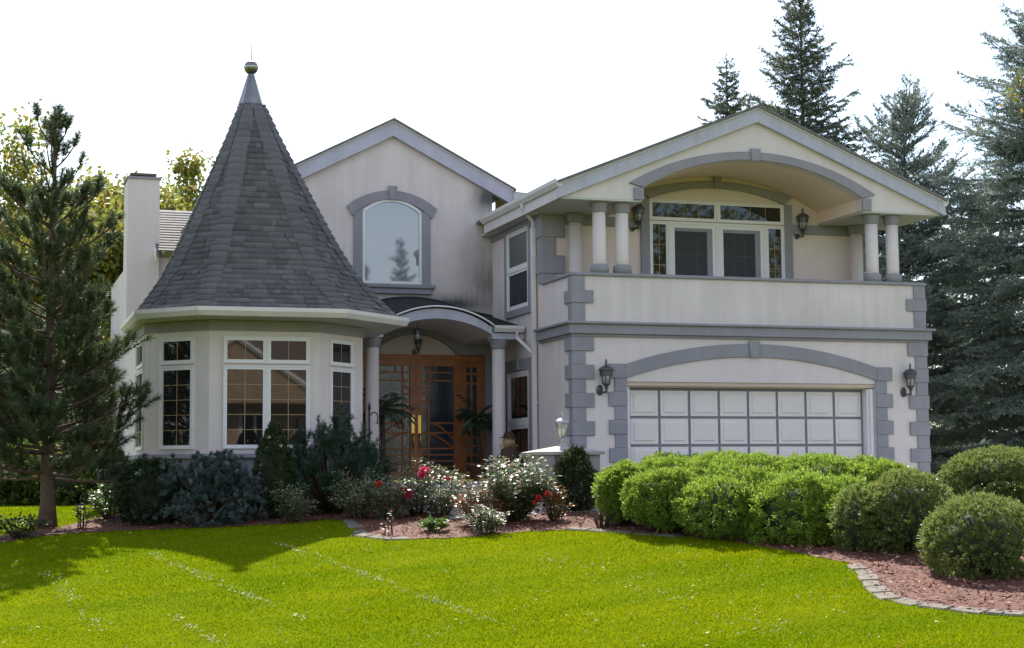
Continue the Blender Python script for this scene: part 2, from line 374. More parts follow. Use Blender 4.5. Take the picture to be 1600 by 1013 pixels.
# garage door, 8 x 4 panels, in a white frame
part('door_header', MB().box(g0 + .002, g1 - .002, YF + .10, YF + .30, gh - .10, gh - .001).box(g0 + .002, g1 - .002, YF + .03, YF + .1, gh - .075, gh - .001), mat('header_lawn_bounce', (.58, .45, .37), .7, .08, 2))  # white trim, beige puts light bounced off the lawn into the colour
part('garage_door_frame', MB().box(g0 + .001, g0 + .10, YF + .10, YF + .30, HZ, gh - .10), M['white'], bevel=.006)
part('garage_door_frame', MB().box(g1 - .16, g1 - .001, YF + .06, YF + .30, HZ, gh - .10).box(g1 - .11, g1 - .05, YF + .02, YF + .06, HZ, gh - .1), M['white'], bevel=.006)
d0, d1, dz1, dz0 = g0 + .10, g1 - .16, gh - .10, 1.06
gd = part('garage_door', MB().box(d0, d1, YF + .24, YF + .28, dz0, dz1), mat('door_grey', (.20, .205, .23), .6, .05, 2))
pn = MB(); cw = (d1 - d0 - .05) / 8; rh = (dz1 - .05 - dz0) / 4
for i in range(8):
    for j in range(4):
        x0 = d0 + .025 + i * cw + .028; x1 = x0 + cw - .056; z0 = dz0 + .02 + j * rh + .026; z1 = z0 + rh - .052; y = YF + .236; e = .055
        pn.box(x0, x1, y - .018, y, z0, z1)
        pn.add([(x0 + e, y - .0185, z0 + e), (x1 - e, y - .0185, z0 + e), (x1 - e, y - .0185, z1 - e), (x0 + e, y - .0185, z1 - e),
                (x0 + e + .022, y - .034, z0 + e + .022), (x1 - e - .022, y - .034, z0 + e + .022), (x1 - e - .022, y - .034, z1 - e - .022), (x0 + e + .022, y - .034, z1 - e - .022)],
               [(4, 5, 6, 7), (0, 1, 5, 4), (1, 2, 6, 5), (2, 3, 7, 6), (3, 0, 4, 7)])
part('panel_facing', pn, M['garage_white'], gd)
# --- upper storey of the wing: balcony back wall, gable wall with arch, vault
part('balcony_wall', MB().py([(XL, 4.451), (XR - .38, 4.451), (XR - .38, 7.0), (16.7, 7.3), (14.33, 8.2), (12.0, 7.3), (XL, 7.0)], YB, YB + .3), M['stucco_wall_bounce'])
b = MB()
k = 0; z = 6.73
for h, wf, ws, e in ((.46, .46, .36, .045), (.36, .28, .2, .03), (.36, .46, .36, .045), (.2, .28, .2, .03)):
    b.box(XL - e, XL + wf, YB - e, YB - .001, z - h, z); b.box(XL - e, XL - .001, YB, YB + ws, z - h, z); z -= h
part('quoin_strip', b, M['trim'], bevel=.008)
part('frieze_board', MB().box(XL + .46, 12.62, YB - .05, YB - .001, 6.53, 6.72), M['trim']); part('frieze_board', MB().box(16.0, XR - .4, YB - .05, YB - .001, 6.53, 6.72).box(XR - .42, XR - .36, YB - .05, YB + .15, 4.46, 6.53), M['trim'])
ge, gx, gz0, rs = 10.22, 14.33, 6.75, .405                   # eave x, ridge x, gable foot, roof slope
YGW = 28.85
leg0, leg1 = 11.95, 16.60
inner = arc(leg0, leg1, 7.00, .64, 32)
rz = lambda x: 8.45 - rs * abs(x - gx)
poly = [(ge + .1, 6.76), (leg0, 6.76), (leg0, 7.0)] + inner[1:-1] + [(leg1, 7.0), (leg1, 6.76), (2 * gx - ge - .1, 6.76), (2 * gx - ge - .1, rz(ge + .1)), (gx, 8.45), (ge + .1, rz(ge + .1))]
part('gable_wall', MB().py(poly, YGW, YGW + .22), M['stucco'])
vt = MB(); vi = [(leg0, 6.76)] + inner + [(leg1, 6.76)]; vo = [(leg0 - .03, 6.76)] + [(x, z + .04) for x, z in inner] + [(leg1 + .03, 6.76)]
vt.band(vo, vi, YGW + .22, YB - .002); part('balcony_vault', vt, M['stucco_bounce'])
part('soffit', MB().pz([(ge + .08, YGW + .001), (leg0 - .031, YGW + .001), (leg0 - .031, YB + .2), (XL + .1, YB + .2), (XL + .1, YG), (ge + .08, YG)], 6.725, 6.758), M['soffit']); part('soffit', MB().box(leg1 + .031, 2 * gx - ge - .08, YGW + .001, YB + .2, 6.725, 6.758), M['soffit'])
ob_, ib_ = arc(leg0 - .30, leg1 + .30, 7.08, .72, 32), arc(leg0 + .0, leg1 - .0, 7.0, .64, 32)
t = MB(); t.band(ob_, ib_, YGW - .05, YGW - .001); t.box(leg0 - .20, leg0, YGW - .05, YGW - .001, 6.762, 6.995); t.box(leg1, leg1 + .20, YGW - .05, YGW - .001, 6.762, 6.995)
gt = part('balcony_arch', t, M['trim'], bevel=.008)
xm = (leg0 + leg1) / 2
part('keystone', MB().py([(xm - .11, 7.86), (xm + .11, 7.86), (xm + .075, 7.62), (xm - .075, 7.62)], YGW - .085, YGW - .052), M['trim'], gt, bevel=.006)
# roof of the wing with rake boards
rx0, rx1 = ge - .02, 2 * gx - ge + .02
def slab(mb, x0, z0, x1, z1, y0, y1, t): mb.py([(x0, z0), (x1, z1), (x1, z1 + t), (x0, z0 + t)], y0, y1)
zt = lambda x: 8.66 - rs * abs(x - gx)
r = MB(); slab(r, rx0, zt(rx0), gx, zt(gx), YGW - .16, 42, .06); slab(r, gx, zt(gx), rx1, zt(rx1), YGW - .16, 42, .06); part('wing_roof', r, M['roofing'])
f = MB(); fd = .275
slab(f, ge, zt(ge) - fd, gx, zt(gx) - fd, YGW - .10, YGW - .003, fd - .025); slab(f, gx, zt(gx) - fd, 2 * gx - ge, zt(2 * gx - ge) - fd, YGW - .10, YGW - .003, fd - .025)
rb = part('rake_board', f, M['fascia'])
f = MB(); slab(f, ge - .02, zt(ge - .02) - .024, gx, zt(gx) - .024, YGW - .13, YGW - .06, .022); slab(f, gx, zt(gx) - .024, rx1, zt(rx1) - .024, YGW - .13, YGW - .06, .022)
part('drip_edge', f, M['white'], rb)
def gutter(pts, zt_, h=.13, w=.13):
    """k-style gutter along a horizontal polyline, outward side on the right of travel"""
    prof = [(0, 0), (.075, 0), (.125, -.0 + h * .55), (.125, h), (.105, h), (.105, h * .8), (0, h * .8)]; vs = []; n = len(prof); P = [Vector((x, y, 0)) for x, y in pts]
    for i, p in enumerate(P):
        da = (P[i] - P[i - 1]).normalized() if i else None; db = (P[i + 1] - P[i]).normalized() if i < len(P) - 1 else None
        na = Vector((da.y, -da.x, 0)) if da else None; nb = Vector((db.y, -db.x, 0)) if db else None
        nn = (na + nb).normalized() / max(.3, math.cos(na.angle(nb) / 2)) if na and nb else (na or nb)
        for o_, z in prof: q = p + nn * o_; vs.append((q.x, q.y, zt_ - h + z))
    m = MB(); fs = [(i * n + k, i * n + (k + 1) % n, (i + 1) * n + (k + 1) % n, (i + 1) * n + k) for i in range(len(P) - 1) for k in range(n)]
    fs += [tuple(range(n)), tuple(range((len(P) - 1) * n, len(P) * n))]; return m.add(vs, fs)
m = gutter([(ge + .06, 33.6), (ge + .06, YGW - .12)], 7.08, .15)
part('gutter', m, M['gutter'])
f = MB(); f.box(ge + .03, ge + .055, YGW - .0, 33.6, 6.73, 7.06); part('eave_board', f, M['gutter'])
part('gutter', gutter([(2 * gx - ge - .06, YGW - .12), (2 * gx - ge - .06, 42)], 7.05, .15), M['gutter'])
# downspout of the wing
dy = float(at_x(836, 600, XL - .06)[1])
part('downspout', MB().tube([(ge + .0, dy - .15, 6.95), (ge + .0, dy - .15, 6.86), (XL - .07, dy, 6.62), (XL - .07, dy, 6.5)], .045, 10).box(XL - .12, XL - .03, dy - .055, dy + .055, 1.25, 6.5)
     .box(XL - .125, XL - .001, dy - .06, dy + .06, 3.0, 3.04), M['gutter'], bevel=.012)
# columns
def column(x, y, z0, z1, r=.128, base=True):
    s = MB().lathe([(r, z0), (r, z0 + .3), (r * .97, z1)], (x, y, 0), 24); c = part('column', s, M['stucco'])
    part('capital', MB().lathe([(r * 1.05, z1 - .19), (r * 1.2, z1 - .17), (r * 1.22, z1 - .07), (r * 1.42, z1 - .035), (r * 1.42, z1)], (x, y, 0), 24), M['trim'], c)
    if base: part('base', MB().lathe([(r * 1.38, z0), (r * 1.40, z0 + .10), (r * 1.3, z0 + .155), (r * 1.08, z0 + .175)], (x, y, 0), 24), M['trim'], c)
for x in (11.16, 11.62, 16.97, 17.43): column(x, 29.14, 5.376, 6.724)
for x in (11.18, 17.40): column(x, 30.5, 4.452, 6.724, .13)
# balcony window group in its arched trim
wl, wr = 12.83, 15.76
oa, ia = arc(wl - .19, wr + .26, 7.28, .26, 24), arc(wl - .0, wr + .06, 7.13, .27, 24)
t = MB(FY(YB)); 
def ybandF(mb, o, i_, Y, e): mb.T = None; mb.band(o, i_, Y - e, Y - .001)
t = MB(); t.band(oa, ia, YB - .06, YB - .001); t.box(wl - .19, wl, YB - .055, YB - .001, 4.455, 7.13); t.box(wr + .06, wr + .25, YB - .055, YB - .001, 4.455, 7.13)
wt = part('window_surround', t, M['trim'], bevel=.008)
xm = (wl + wr + .06) / 2
part('keystone', MB().py([(xm - .085, 7.64), (xm + .085, 7.64), (xm + .055, 7.40), (xm - .055, 7.40)], YB - .095, YB - .062), M['trim'], wt)
T = FY(YB); xm = (wl + wr + .06) / 2
window(T, wl, xm - .001, 6.70, 7.12, 4, 1); window(T, xm + .001, wr + .06, 6.70, 7.12, 4, 1)
window(T, wl, wl + .42, 4.50, 6.68, 2, 5); window(T, wr + .06 - .42, wr + .06, 4.50, 6.68, 2, 5)
for a_, b_ in ((wl + .422, xm - .001), (xm + .001, wr + .06 - .422)):
    w = window(T, a_, b_, 4.50, 6.68, 3, 5, .10, inner=True)
    part('insect_screen', MB(T).box(a_ + .13, b_ - .13, .021, .027, 4.62, 6.56), M['screen'], w)
    sg_ = MB(T)
    for q_ in (.33, .66): sg_.box(a_ + .13 + (b_ - a_ - .37) * q_ - .008, a_ + .13 + (b_ - a_ - .37) * q_ + .008, .0275, .03, 4.62, 6.49)
    for q_ in (.25, .75): sg_.box(a_ + .13, b_ - .24, .0275, .0295, 4.62 + 1.87 * q_ - .008, 4.62 + 1.87 * q_ + .008)
    part('screen_grid', sg_, mat('screen_bar', (.07, .05, .04), .6), w)
    part('screen_frame', MB(T).box(b_ - .24, b_ - .125, .028, .036, 4.62, 6.56).box(a_ + .13, b_ - .24, .028, .036, 6.49, 6.56), M['trim'], w)
# --- side windows of the wing (facing left)
T = FX(XL)
a = MB(T)
a.box(31.30, 31.47, .001, .05, 4.85, 6.72); a.box(32.86, 33.03, .001, .05, 4.85, 6.72); a.box(31.47, 32.86, .001, .05, 4.85, 4.99); a.box(31.47, 32.86, .001, .05, 6.60, 6.72)
sw = part('side_window_trim', a, M['trim'])
window(T, 31.47, 32.86, 5.80, 6.60, 0, 0, .07, 'glass_door'); window(T, 31.47, 32.86, 4.99, 5.80, 0, 0, .07, 'screen')
part('frieze_board', MB(T).box(31.0, 33.98, .001, .035, 6.60, 6.725), M['trim'])
a = MB(T); a.box(31.30, 31.48, .001, .05, 1.6, 3.95); a.box(32.86, 33.05, .001, .05, 1.6, 3.95); a.box(31.48, 32.86, .001, .05, 3.72, 3.95); a.box(32.1, 32.25, .051, .08, 3.74, 4.0)
part('side_window_trim', a, M['trim'])
window(T, 31.48, 32.86, 2.65, 3.70, 0, 0, .09); window(T, 31.48, 32.86, 1.6, 2.65, 0, 0, .09)
# --- main block: gable wall above the porch
mx_, mz = 8.34, 9.12; ms = .515
zr = lambda x: mz - ms * abs(x - mx_)
wm = mat('gable_stucco', (.71, .608, .592), .92, .09, .8, .30, 95, .2, streak=.07)
def stain(m, centre, size, col, strength):
    """mould where the valley drains: a dirt patch with its own ragged outline"""
    nt = m.node_tree; p = nt.nodes['Principled BSDF']; src = p.inputs['Base Color'].links[0].from_socket
    tcn = _n(nt, 'ShaderNodeTexCoord'); mpn = _n(nt, 'ShaderNodeMapping'); nt.links.new(tcn.outputs['Object'], mpn.inputs['Vector'])
    mpn.inputs['Scale'].default_value = tuple(1 / s_ for s_ in size); mpn.inputs['Location'].default_value = tuple(-c_ / s_ for c_, s_ in zip(centre, size))
    g = _n(nt, 'ShaderNodeTexGradient', gradient_type='SPHERICAL'); nt.links.new(mpn.outputs[0], g.inputs['Vector'])
    ns = _n(nt, 'ShaderNodeTexNoise'); ns.inputs['Scale'].default_value = 3.2; ns.inputs['Detail'].default_value = 7; ns.inputs['Roughness'].default_value = .68; mp2 = _n(nt, 'ShaderNodeMapping'); mp2.inputs['Scale'].default_value = (2.6, 2.6, .5); nt.links.new(tcn.outputs['Object'], mp2.inputs['Vector']); nt.links.new(mp2.outputs[0], ns.inputs['Vector'])
    a1 = _n(nt, 'ShaderNodeMath', operation='MULTIPLY_ADD'); nt.links.new(ns.outputs['Fac'], a1.inputs[0]); a1.inputs[1].default_value = 1.5; a1.inputs[2].default_value = -.62
    a2 = _n(nt, 'ShaderNodeMath', operation='MULTIPLY_ADD'); nt.links.new(g.outputs['Fac'], a2.inputs[0]); a2.inputs[1].default_value = 1.5; nt.links.new(a1.outputs[0], a2.inputs[2])
    a2b = _n(nt, 'ShaderNodeMath', operation='MULTIPLY'); nt.links.new(a2.outputs[0], a2b.inputs[0]); nt.links.new(g.outputs['Fac'], a2b.inputs[1])
    a3 = _n(nt, 'ShaderNodeMath', operation='MULTIPLY', use_clamp=True); nt.links.new(a2b.outputs[0], a3.inputs[0]); a3.inputs[1].default_value = strength
    mm = _n(nt, 'ShaderNodeMix', data_type='RGBA'); nt.links.new(a3.outputs[0], mm.inputs['Factor']); nt.links.new(src, mm.inputs['A']); mm.inputs['B'].default_value = (*col, 1)
    nt.links.new(mm.outputs['Result'], p.inputs['Base Color'])
HO = Vector((10.0, 31.0, 1.05))
stain(wm, (10.45 - HO.x, 34 - HO.y, 5.7 - HO.z), (1.1, 1.0, 1.7), (.24, .21, .19), .7)
stain(wm, (10.45 - HO.x, 34 - HO.y, 7.55 - HO.z), (.6, .6, .55), (.14, .135, .14), .9)
stain(wm, (9.7 - HO.x, 34 - HO.y, 5.25 - HO.z), (1.2, 1.0, .35), (.10, .095, .09), .9)
mpoly = [(4.6, HZ), (7.3, HZ), (7.3, 4.78), (10.56, 4.78), (10.56, zr(10.56) - .2), (mx_, mz - .2), (4.6, zr(4.6) - .2)]
part('main_gable_wall', MB().py(mpoly, YG, YG + .25), wm)
r = MB(); slab(r, 4.3, zr(4.3), mx_, mz, YG - .2, 44, .05); slab(r, mx_, mz, 11.05, zr(11.05), YG - .2, 44, .05)
part('main_roof', r, M['roofing'])
f = MB(); slab(f, 4.32, zr(4.32) - .33, mx_, mz - .33, YG - .14, YG - .003, .305); slab(f, mx_, mz - .33, 10.98, zr(10.98) - .33, YG - .14, YG - .003, .305)
rb = part('rake_board', f, M['fascia'])
f = MB(); slab(f, 4.3, zr(4.3) - .024, mx_, mz - .024, YG - .17, YG - .08, .022); slab(f, mx_, mz - .024, 11.0, zr(11.0) - .024, YG - .17, YG - .08, .022)
part('drip_edge', f, M['white'], rb)
part('valley_flashing', MB().add([(11.0, YG - .1, zr(11.0) - .02), (12.2, YG - .1, 7.66), (12.2, 35.2, 7.66), (11.0, 35.2, zr(11.0) - .02), (11.0, YG - .1, 7.2), (12.2, YG - .1, 7.2), (12.2, 35.2, 7.2), (11.0, 35.2, 7.2)], [(0, 1, 2, 3), (4, 5, 6, 7), (0, 1, 5, 4), (1, 2, 6, 5), (2, 3, 7, 6), (3, 0, 4, 7)]), mat('flashing', (.55, .53, .54), .5, .3, 4, metal=.2))
# arched picture window
u0, u1 = 7.69, 8.97
oa, ia = arc(u0 - .34, u1 + .34, 7.27, .36, 24), arc(u0 - .22, u1 + .22, 7.06, .37, 24)
t = MB(); t.band(oa, ia, YG - .07, YG - .001); t.box(u0 - .19, u0, YG - .055, YG - .001, 5.64, 7.20); t.box(u1, u1 + .19, YG - .055, YG - .001, 5.64, 7.20)
ws_ = part('window_surround', t, M['trim'], bevel=.008); xm = (u0 + u1) / 2
part('keystone', MB().py([(xm - .105, 7.72), (xm + .105, 7.72), (xm + .06, 7.43), (xm - .06, 7.43)], YG - .105, YG - .072), M['trim'], ws_)
part('sill', MB().box(u0 - .28, u1 + .28, YG - .14, YG - .001, 5.55, 5.638).box(u0 - .22, u1 + .22, YG - .10, YG - .001, 5.43, 5.55), M['trim'], ws_, bevel=.015)
top = arc(u0 + .001, u1 - .001, 7.19, .255, 24); ti = arc(u0 + .05, u1 - .05, 7.155, .235, 24)
w = MB(); w.band(top, ti, YG - .05, YG - .002); w.box(u0 + .001, u0 + .05, YG - .05, YG - .002, 5.642, 7.17); w.box(u1 - .05, u1 - .001, YG - .05, YG - .002, 5.642, 7.17); w.box(u0 + .05, u1 - .05, YG - .05, YG - .002, 5.642, 5.70)
aw = part('window', w, M['white'])
part('pane', MB().py([(u0 + .05, 5.70)] + arc(u0 + .05, u1 - .05, 7.155, .235, 24)[::1] + [(u1 - .05, 5.70)], YG - .016, YG - .008), M['glass_sky'], aw)
# --- porch
PC, PY = 8.74, 31.8
part('porch_floor', MB().box(7.0, XL - .002, 31.0, YG, 1.0, 1.5), M['concrete'])
part('porch_step', MB().box(7.6, 10.0, 30.62, 31.0, 1.0, 1.34).box(7.6, 10.0, 30.25, 30.62, 1.0, 1.18), M['concrete'])
for x in (7.44, 10.05): column(x, 32.0, 1.5, 4.33, .135, False)
oa, ia = arc(PC - 1.12, PC + 1.12, 4.56, .36, 28), arc(PC - 1.12, PC + 1.12, 4.42, .30, 28)
part('porch_arch', MB().band(oa, ia, PY, PY + .14), M['fascia'])
part('porch_beam', MB().box(PC + 1.12, XL - .03, PY, PY + .34, 4.332, 4.45).box(PC + 1.12, XL - .03, PY + .12, PY + .16, 4.45, 4.62), M['fascia']); part('porch_beam', MB().box(6.6, PC - 1.12, PY, PY + .34, 4.332, 4.45), M['fascia'])
vi = arc(PC - 1.12, PC + 1.12, 4.42, .30, 28); part('porch_ceiling', MB().band([(x, z + .03) for x, z in vi], vi, PY + .141, YG - .002).box(PC + 1.13, XL - .01, PY + .34, YG, 4.40, 4.43), M['stucco'])
# canopy shingles: courses lofted from the front arch back to the wall
def canopy():
    V = []; Fq = []; rnd = random.Random(3); nu = 60; ncr = 17
    front = [(6.6, 4.56)] + [(PC - 1.16, 4.58)] + arc(PC - 1.16, PC + 1.16, 4.585, .37, 28)[1:-1] + [(PC + 1.16, 4.58), (XL - .02, 4.56)]
    back = [(6.6, 5.02)] + [(PC - 1.16, 5.10)] + arc(PC - 1.16, PC + 1.16, 5.10, .24, 28)[1:-1] + [(PC + 1.16, 5.10), (XL - .02, 4.98)]
    fx = np.array(front); bx_ = np.array(back); s = np.linspace(0, 1, len(front))
    def P(u, v): # u across 0..1, v front->back
        a = np.array([np.interp(u, s, fx[:, 0]), np.interp(u, s, fx[:, 1])]); b = np.array([np.interp(u, s, bx_[:, 0]), np.interp(u, s, bx_[:, 1])])
        q = a * (1 - v) + b * v; return (q[0], PY - .06 + v * (YG - PY + .06), q[1])
    for k in range(ncr):
        v0 = k / ncr; v1 = (k + 1.25) / ncr; u = -rnd.random() * .02
        while u < 1:
            w = rnd.uniform(.022, .045); a, b = max(0, u), min(1, u + w - .0008)
            if b > a + .004:
                p = [P(a, v0), P(b, v0), P(b, min(1, v1)), P(a, min(1, v1))]; base = len(V); l0 = .022; l1 = .006
                V += [(p[0][0], p[0][1], p[0][2] + l0), (p[1][0], p[1][1], p[1][2] + l0), (p[2][0], p[2][1], p[2][2] + l1), (p[3][0], p[3][1], p[3][2] + l1), (p[0][0], p[0][1], p[0][2]), (p[1][0], p[1][1], p[1][2])]
                Fq += [(base, base + 1, base + 2, base + 3), (base + 4, base + 5, base + 1, base)]
            u += w
    return V, Fq, front, back
V, Fq, front, back = canopy()
cr = np_mesh('canopy_roof', V, Fq, M['shingle_dark'], house)
m = MB(); n = len(front)
vs_ = [(x, PY - .05, z - .01) for x, z in front] + [(x, YG - .001, z - .01) for x, z in back]
m.add(vs_, [(i, i + 1, n + i + 1, n + i) for i in range(n - 1)]); part('roof_deck', m, M['soffit'], cr)
e = MB(); e.tube([(x, PY - .07, z + .005) for x, z in front[1:-1]], .018, 6); part('edge_trim', e, M['white'], cr)
part('wall_flashing', MB().tube([(x, YG - .03, z + .03) for x, z in back], .022, 6), mat('flashing_black', (.03, .03, .03), .6), cr)
part('gutter', gutter([(PC + 1.15, PY + .0), (XL - .05, PY + .0)], 4.60, .13), M['gutter'])
part('downspout', MB().tube([(XL - .2, PY - .07, 4.48), (XL - .2, PY - .07, 4.36), (XL - .07, dy + .05, 4.0), (XL - .07, dy + .05, 3.95)], .04, 10), M['gutter'])
# entrance wall: grey arched band round a cream tympanum, oak doors below
YD = YG + .12
t = MB(); t.box(7.35, 10.55, YD + .05, YD + .2, 4.165, 4.76); part('tympanum', t, M['stucco'])
oi = arc(7.95, 9.80, 4.17, .42, 24)
tb = MB(); tb.py([(10.55, 4.17), (10.55, 4.76), (7.35, 4.76), (7.35, 4.17), (7.95, 4.17)] + oi[1:-1] + [(9.80, 4.17)], YD - .08, YD + .049); part('door_arch', tb, M['trim'])
part('entrance_wall', MB().box(10.38, XL - .002, YG + .02, YG + .25, 1.5, 4.169), M['trim']); part('entrance_wall', MB().box(7.30, 7.37, YG + .02, YG + .25, 1.5, 4.169), M['trim'])
fr = MB(); fr.box(7.37, 10.38, YD - .03, YD + .1, 4.08, 4.165)
for x in (7.37, 7.86, 9.84, 10.32): fr.box(x, x + .06, YD - .03, YD + .1, 1.5, 4.08)
part('door_frame', fr, M['wood'], bevel=.006)
Z0, Z1 = 1.52, 4.075
def leaf(x0, x1, mirror, name):
    """local u runs from the meeting stile (0) to the hinge (1 = x1-x0)"""
    W = x1 - x0; X = (lambda u: x1 - u) if mirror else (lambda u: x0 + u)
    w = MB()
    def bar(u0, u1, z0, z1, e=.0):
        a_, b_ = sorted((X(u0), X(u1))); w.box(a_, b_, YD - e, YD + .05, Z0 + z0, Z0 + z1)
    H = Z1 - Z0
    bar(0, .125, 0, H, .012); bar(W - .125, W, 0, H, .012); bar(.125, W - .125, H - .15, H, .012); bar(.125, W - .125, 0, .19, .012)
    bar(.255, .29, .19, H - .15)
    for z in (.28, .40, .53, .66, .995, 2.10, 2.27): bar(.125, W - .125, z - .018, z + .018, .004)
    for z in (1.50, 1.66, 1.82, 1.96): bar(.125, .255, z - .02, z + .02, .003)
    bar(.255, W - .125, 1.18, 1.22, .003); bar(.42, .45, 2.27, H - .15, .002)
    for (ua, za, ub, zb) in ((.16, 1.0, W - .13, .66), (.28, 1.21, W - .14, .86)):
        pts = [];
        for i in range(11):
            t_ = i / 10; u = ua + (ub - ua) * t_; z = zb + (za - zb) * math.cos(t_ * math.pi / 2); pts.append((X(u), YD + .012, Z0 + z))
        w.tube(pts, .024, 6, False)
    d = part(name, w, M['wood'], bevel=.004)
    part('glass', MB().box(min(X(.12), X(W - .12)), max(X(.12), X(W - .12)), YD + .03, YD + .042, Z0 + .18, Z1 - .14), M['glass_door'], d)
    if name == 'door_leaf':
        h = MB(); a_, b_ = sorted((X(.035), X(.098))); h.box(a_, b_, YD - .03, YD - .012, Z0 + .98, Z0 + 1.36)
        xc = (a_ + b_) / 2; h.tube([(xc, YD - .03, Z0 + .98), (xc, YD - .09, Z0 + .95), (xc, YD - .09, Z0 + .70), (xc, YD - .03, Z0 + .66)], .016, 8); h.sphere((xc, YD - .03, Z0 + .64), .028)
        part('handle', h, M['brass'], d)
    return d
leaf(7.925, 8.875, True, 'door_leaf'); leaf(8.885, 9.835, False, 'door_leaf')
def sidelight(x0, x1):
    w = MB(); W = x1 - x0
    w.box(x0, x0 + .09, YD, YD + .05, Z0, Z1); w.box(x1 - .09, x1, YD, YD + .05, Z0, Z1); w.box(x0 + .09, x1 - .09, YD, YD + .05, Z0, Z0 + .18); w.box(x0 + .09, x1 - .09, YD, YD + .05, Z1 - .16, Z1); w.box((x0 + x1) / 2 - .02, (x0 + x1) / 2 + .02, YD, YD + .05, Z0 + .18, Z1 - .16)
    for z in (.34, .52, .72, .9, 2.05, 2.25): w.box(x0 + .09, x1 - .09, YD - .003, YD + .047, Z0 + z - .022, Z0 + z + .022)
    d = part('sidelight', w, M['wood']); part('glass', MB().box(x0 + .08, x1 - .08, YD + .03, YD + .042, Z0 + .17, Z1 - .15), M['glass_door'], d)
sidelight(7.43, 7.86); sidelight(9.90, 10.32)
# wall lamps
def lantern(mb, mg, c, s=1.0, n=6):
    """tapered glass lantern hung in a metal cage, base centre at c"""
    x, y, z = c
    mb.lathe([(.02 * s, 0), (.05 * s, .02 * s), (.075 * s, .05 * s), (.08 * s, .06 * s), (.078 * s, .066 * s)], c, 12)
    for k in range(n):
        a = 2 * math.pi * k / n; ca, sa = math.cos(a), math.sin(a)
        mb.tube([(x + .078 * s * ca, y + .078 * s * sa, z + .06 * s), (x + .108 * s * ca, y + .108 * s * sa, z + .30 * s)], .008 * s, 5)
    mb.lathe([(.112 * s, .22 * s), (.125 * s, .225 * s), (.128 * s, .30 * s), (.135 * s, .315 * s), (.135 * s, .335 * s)], c, n * 2, False)
    mb.lathe([(.155 * s, .33 * s), (.16 * s, .34 * s), (.13 * s, .375 * s), (.085 * s, .41 * s), (.03 * s, .43 * s), (.018 * s, .45 * s), (.03 * s, .47 * s), (.018 * s, .49 * s), (.026 * s, .51 * s), (.006 * s, .56 * s)], c, 18)
    mg.lathe([(.072 * s, .062 * s), (.102 * s, .30 * s)], c, n * 2)
def wall_lamp(x, Y, zc, s=1.0, nx=0, mm='lampmetal', gg='lampglass'):
    m, g = MB(), MB(); c = (x + .03, Y - .15 * s, zc - .1 * s); lantern(m, g, c, s)
    m.lathe([(.05 * s, -.0), (.035 * s, -.03 * s), (.018 * s, -.06 * s), (.024 * s, -.10 * s), (.008 * s, -.14 * s)], c, 10)
    m.sphere((x - .055, Y - .012, zc - .16 * s), .095 * s, 14, (.8, .16, 1.15))
    m.tube([(x - .055, Y - .02, zc - .17 * s), (x - .03, Y - .07 * s, zc - .22 * s), (x + .02, Y - .13 * s, zc - .2 * s), (c[0], c[1], c[2] - .03)], .02 * s, 8)
    l = part('wall_lamp', m, M[mm]); part('lamp_glass', g, M[gg], l)
wall_lamp(11.13, YF, 3.32, .93); wall_lamp(17.56, YF, 3.33, .93)
wall_lamp(12.52, YB, 6.68, .88); wall_lamp(16.18, YB, 6.66, .88)
wall_lamp(8.90, YD + .05, 4.32, .58)
m, g = MB(), MB(); lantern(m, g, (8.44, 32.3, 4.30), .62); m.tube([(8.44, 32.3, 4.6), (8.44, 32.3, 4.72)], .01); l = part('hanging_lamp', m, M['lampmetal']); part('lamp_glass', g, M['lampglass'], l)
# --- turret with the bay
TB = [(2.85, 31.75), (2.85, 29.80), (3.84, 28.85), (5.76, 28.85), (6.75, 29.80), (6.75, 34.1)]
part('turret_wall', MB().pz(TB + [(4.62, 34.1), (4.62, 33.9), (2.85, 33.9)], 2.02, 4.32), M['stucco'])
def offs(pts, d):
    P = [Vector((x, y)) for x, y in pts]; out = []
    for i, p in enumerate(P):
        n_ = []
        if i: q = (P[i] - P[i - 1]).normalized(); n_.append(Vector((-q.y, q.x)))
        if i < len(P) - 1: q = (P[i + 1] - P[i]).normalized(); n_.append(Vector((-q.y, q.x)))
        n = n_[0] if len(n_) == 1 else (n_[0] + n_[1]).normalized() / math.cos(n_[0].angle(n_[1]) / 2)
        out.append(tuple(p - n * d))
    return out
def ringwall(pts, d_out, z0, z1, d_in=-.001):
    a_, b_ = offs(pts, d_out), offs(pts, d_in); m = MB(); n = len(pts)
    vs = [(x, y, z0) for x, y in a_] + [(x, y, z0) for x, y in b_] + [(x, y, z1) for x, y in a_] + [(x, y, z1) for x, y in b_]; fs = []
    for i in range(n - 1):
        fs += [(i, i + 1, 2 * n + i + 1, 2 * n + i), (n + i, n + i + 1, 3 * n + i + 1, 3 * n + i), (i, i + 1, n + i + 1, n + i), (2 * n + i, 2 * n + i + 1, 3 * n + i + 1, 3 * n + i)]
    fs += [(0, n, 3 * n, 2 * n), (n - 1, 2 * n - 1, 4 * n - 1, 3 * n - 1)]; return m.add(vs, fs)
sgn = 1 if offs(TB, 1)[2][1] < TB[2][1] else -1
part('turret_band', ringwall(TB, .03 * sgn, 4.14, 4.318, .002 * sgn), M['trim'])
part('turret_foundation', ringwall(TB, .05 * sgn, .8, 1.93, -.2 * sgn), M['stone'])
part('turret_sill', ringwall(TB, .12 * sgn, 1.93, 2.018, -.2 * sgn), M['trim'], bevel=.015)
def wallframe(i): 
    a_, b_ = Vector(TB[i]), Vector(TB[i + 1]); d = (b_ - a_); L = d.length; d.normalize(); return frame_T(a_.x, a_.y, d.x, d.y), L
zb, zm0, zm1, ztp = 2.10, 3.535, 3.575, 4.04
T, L = wallframe(2)
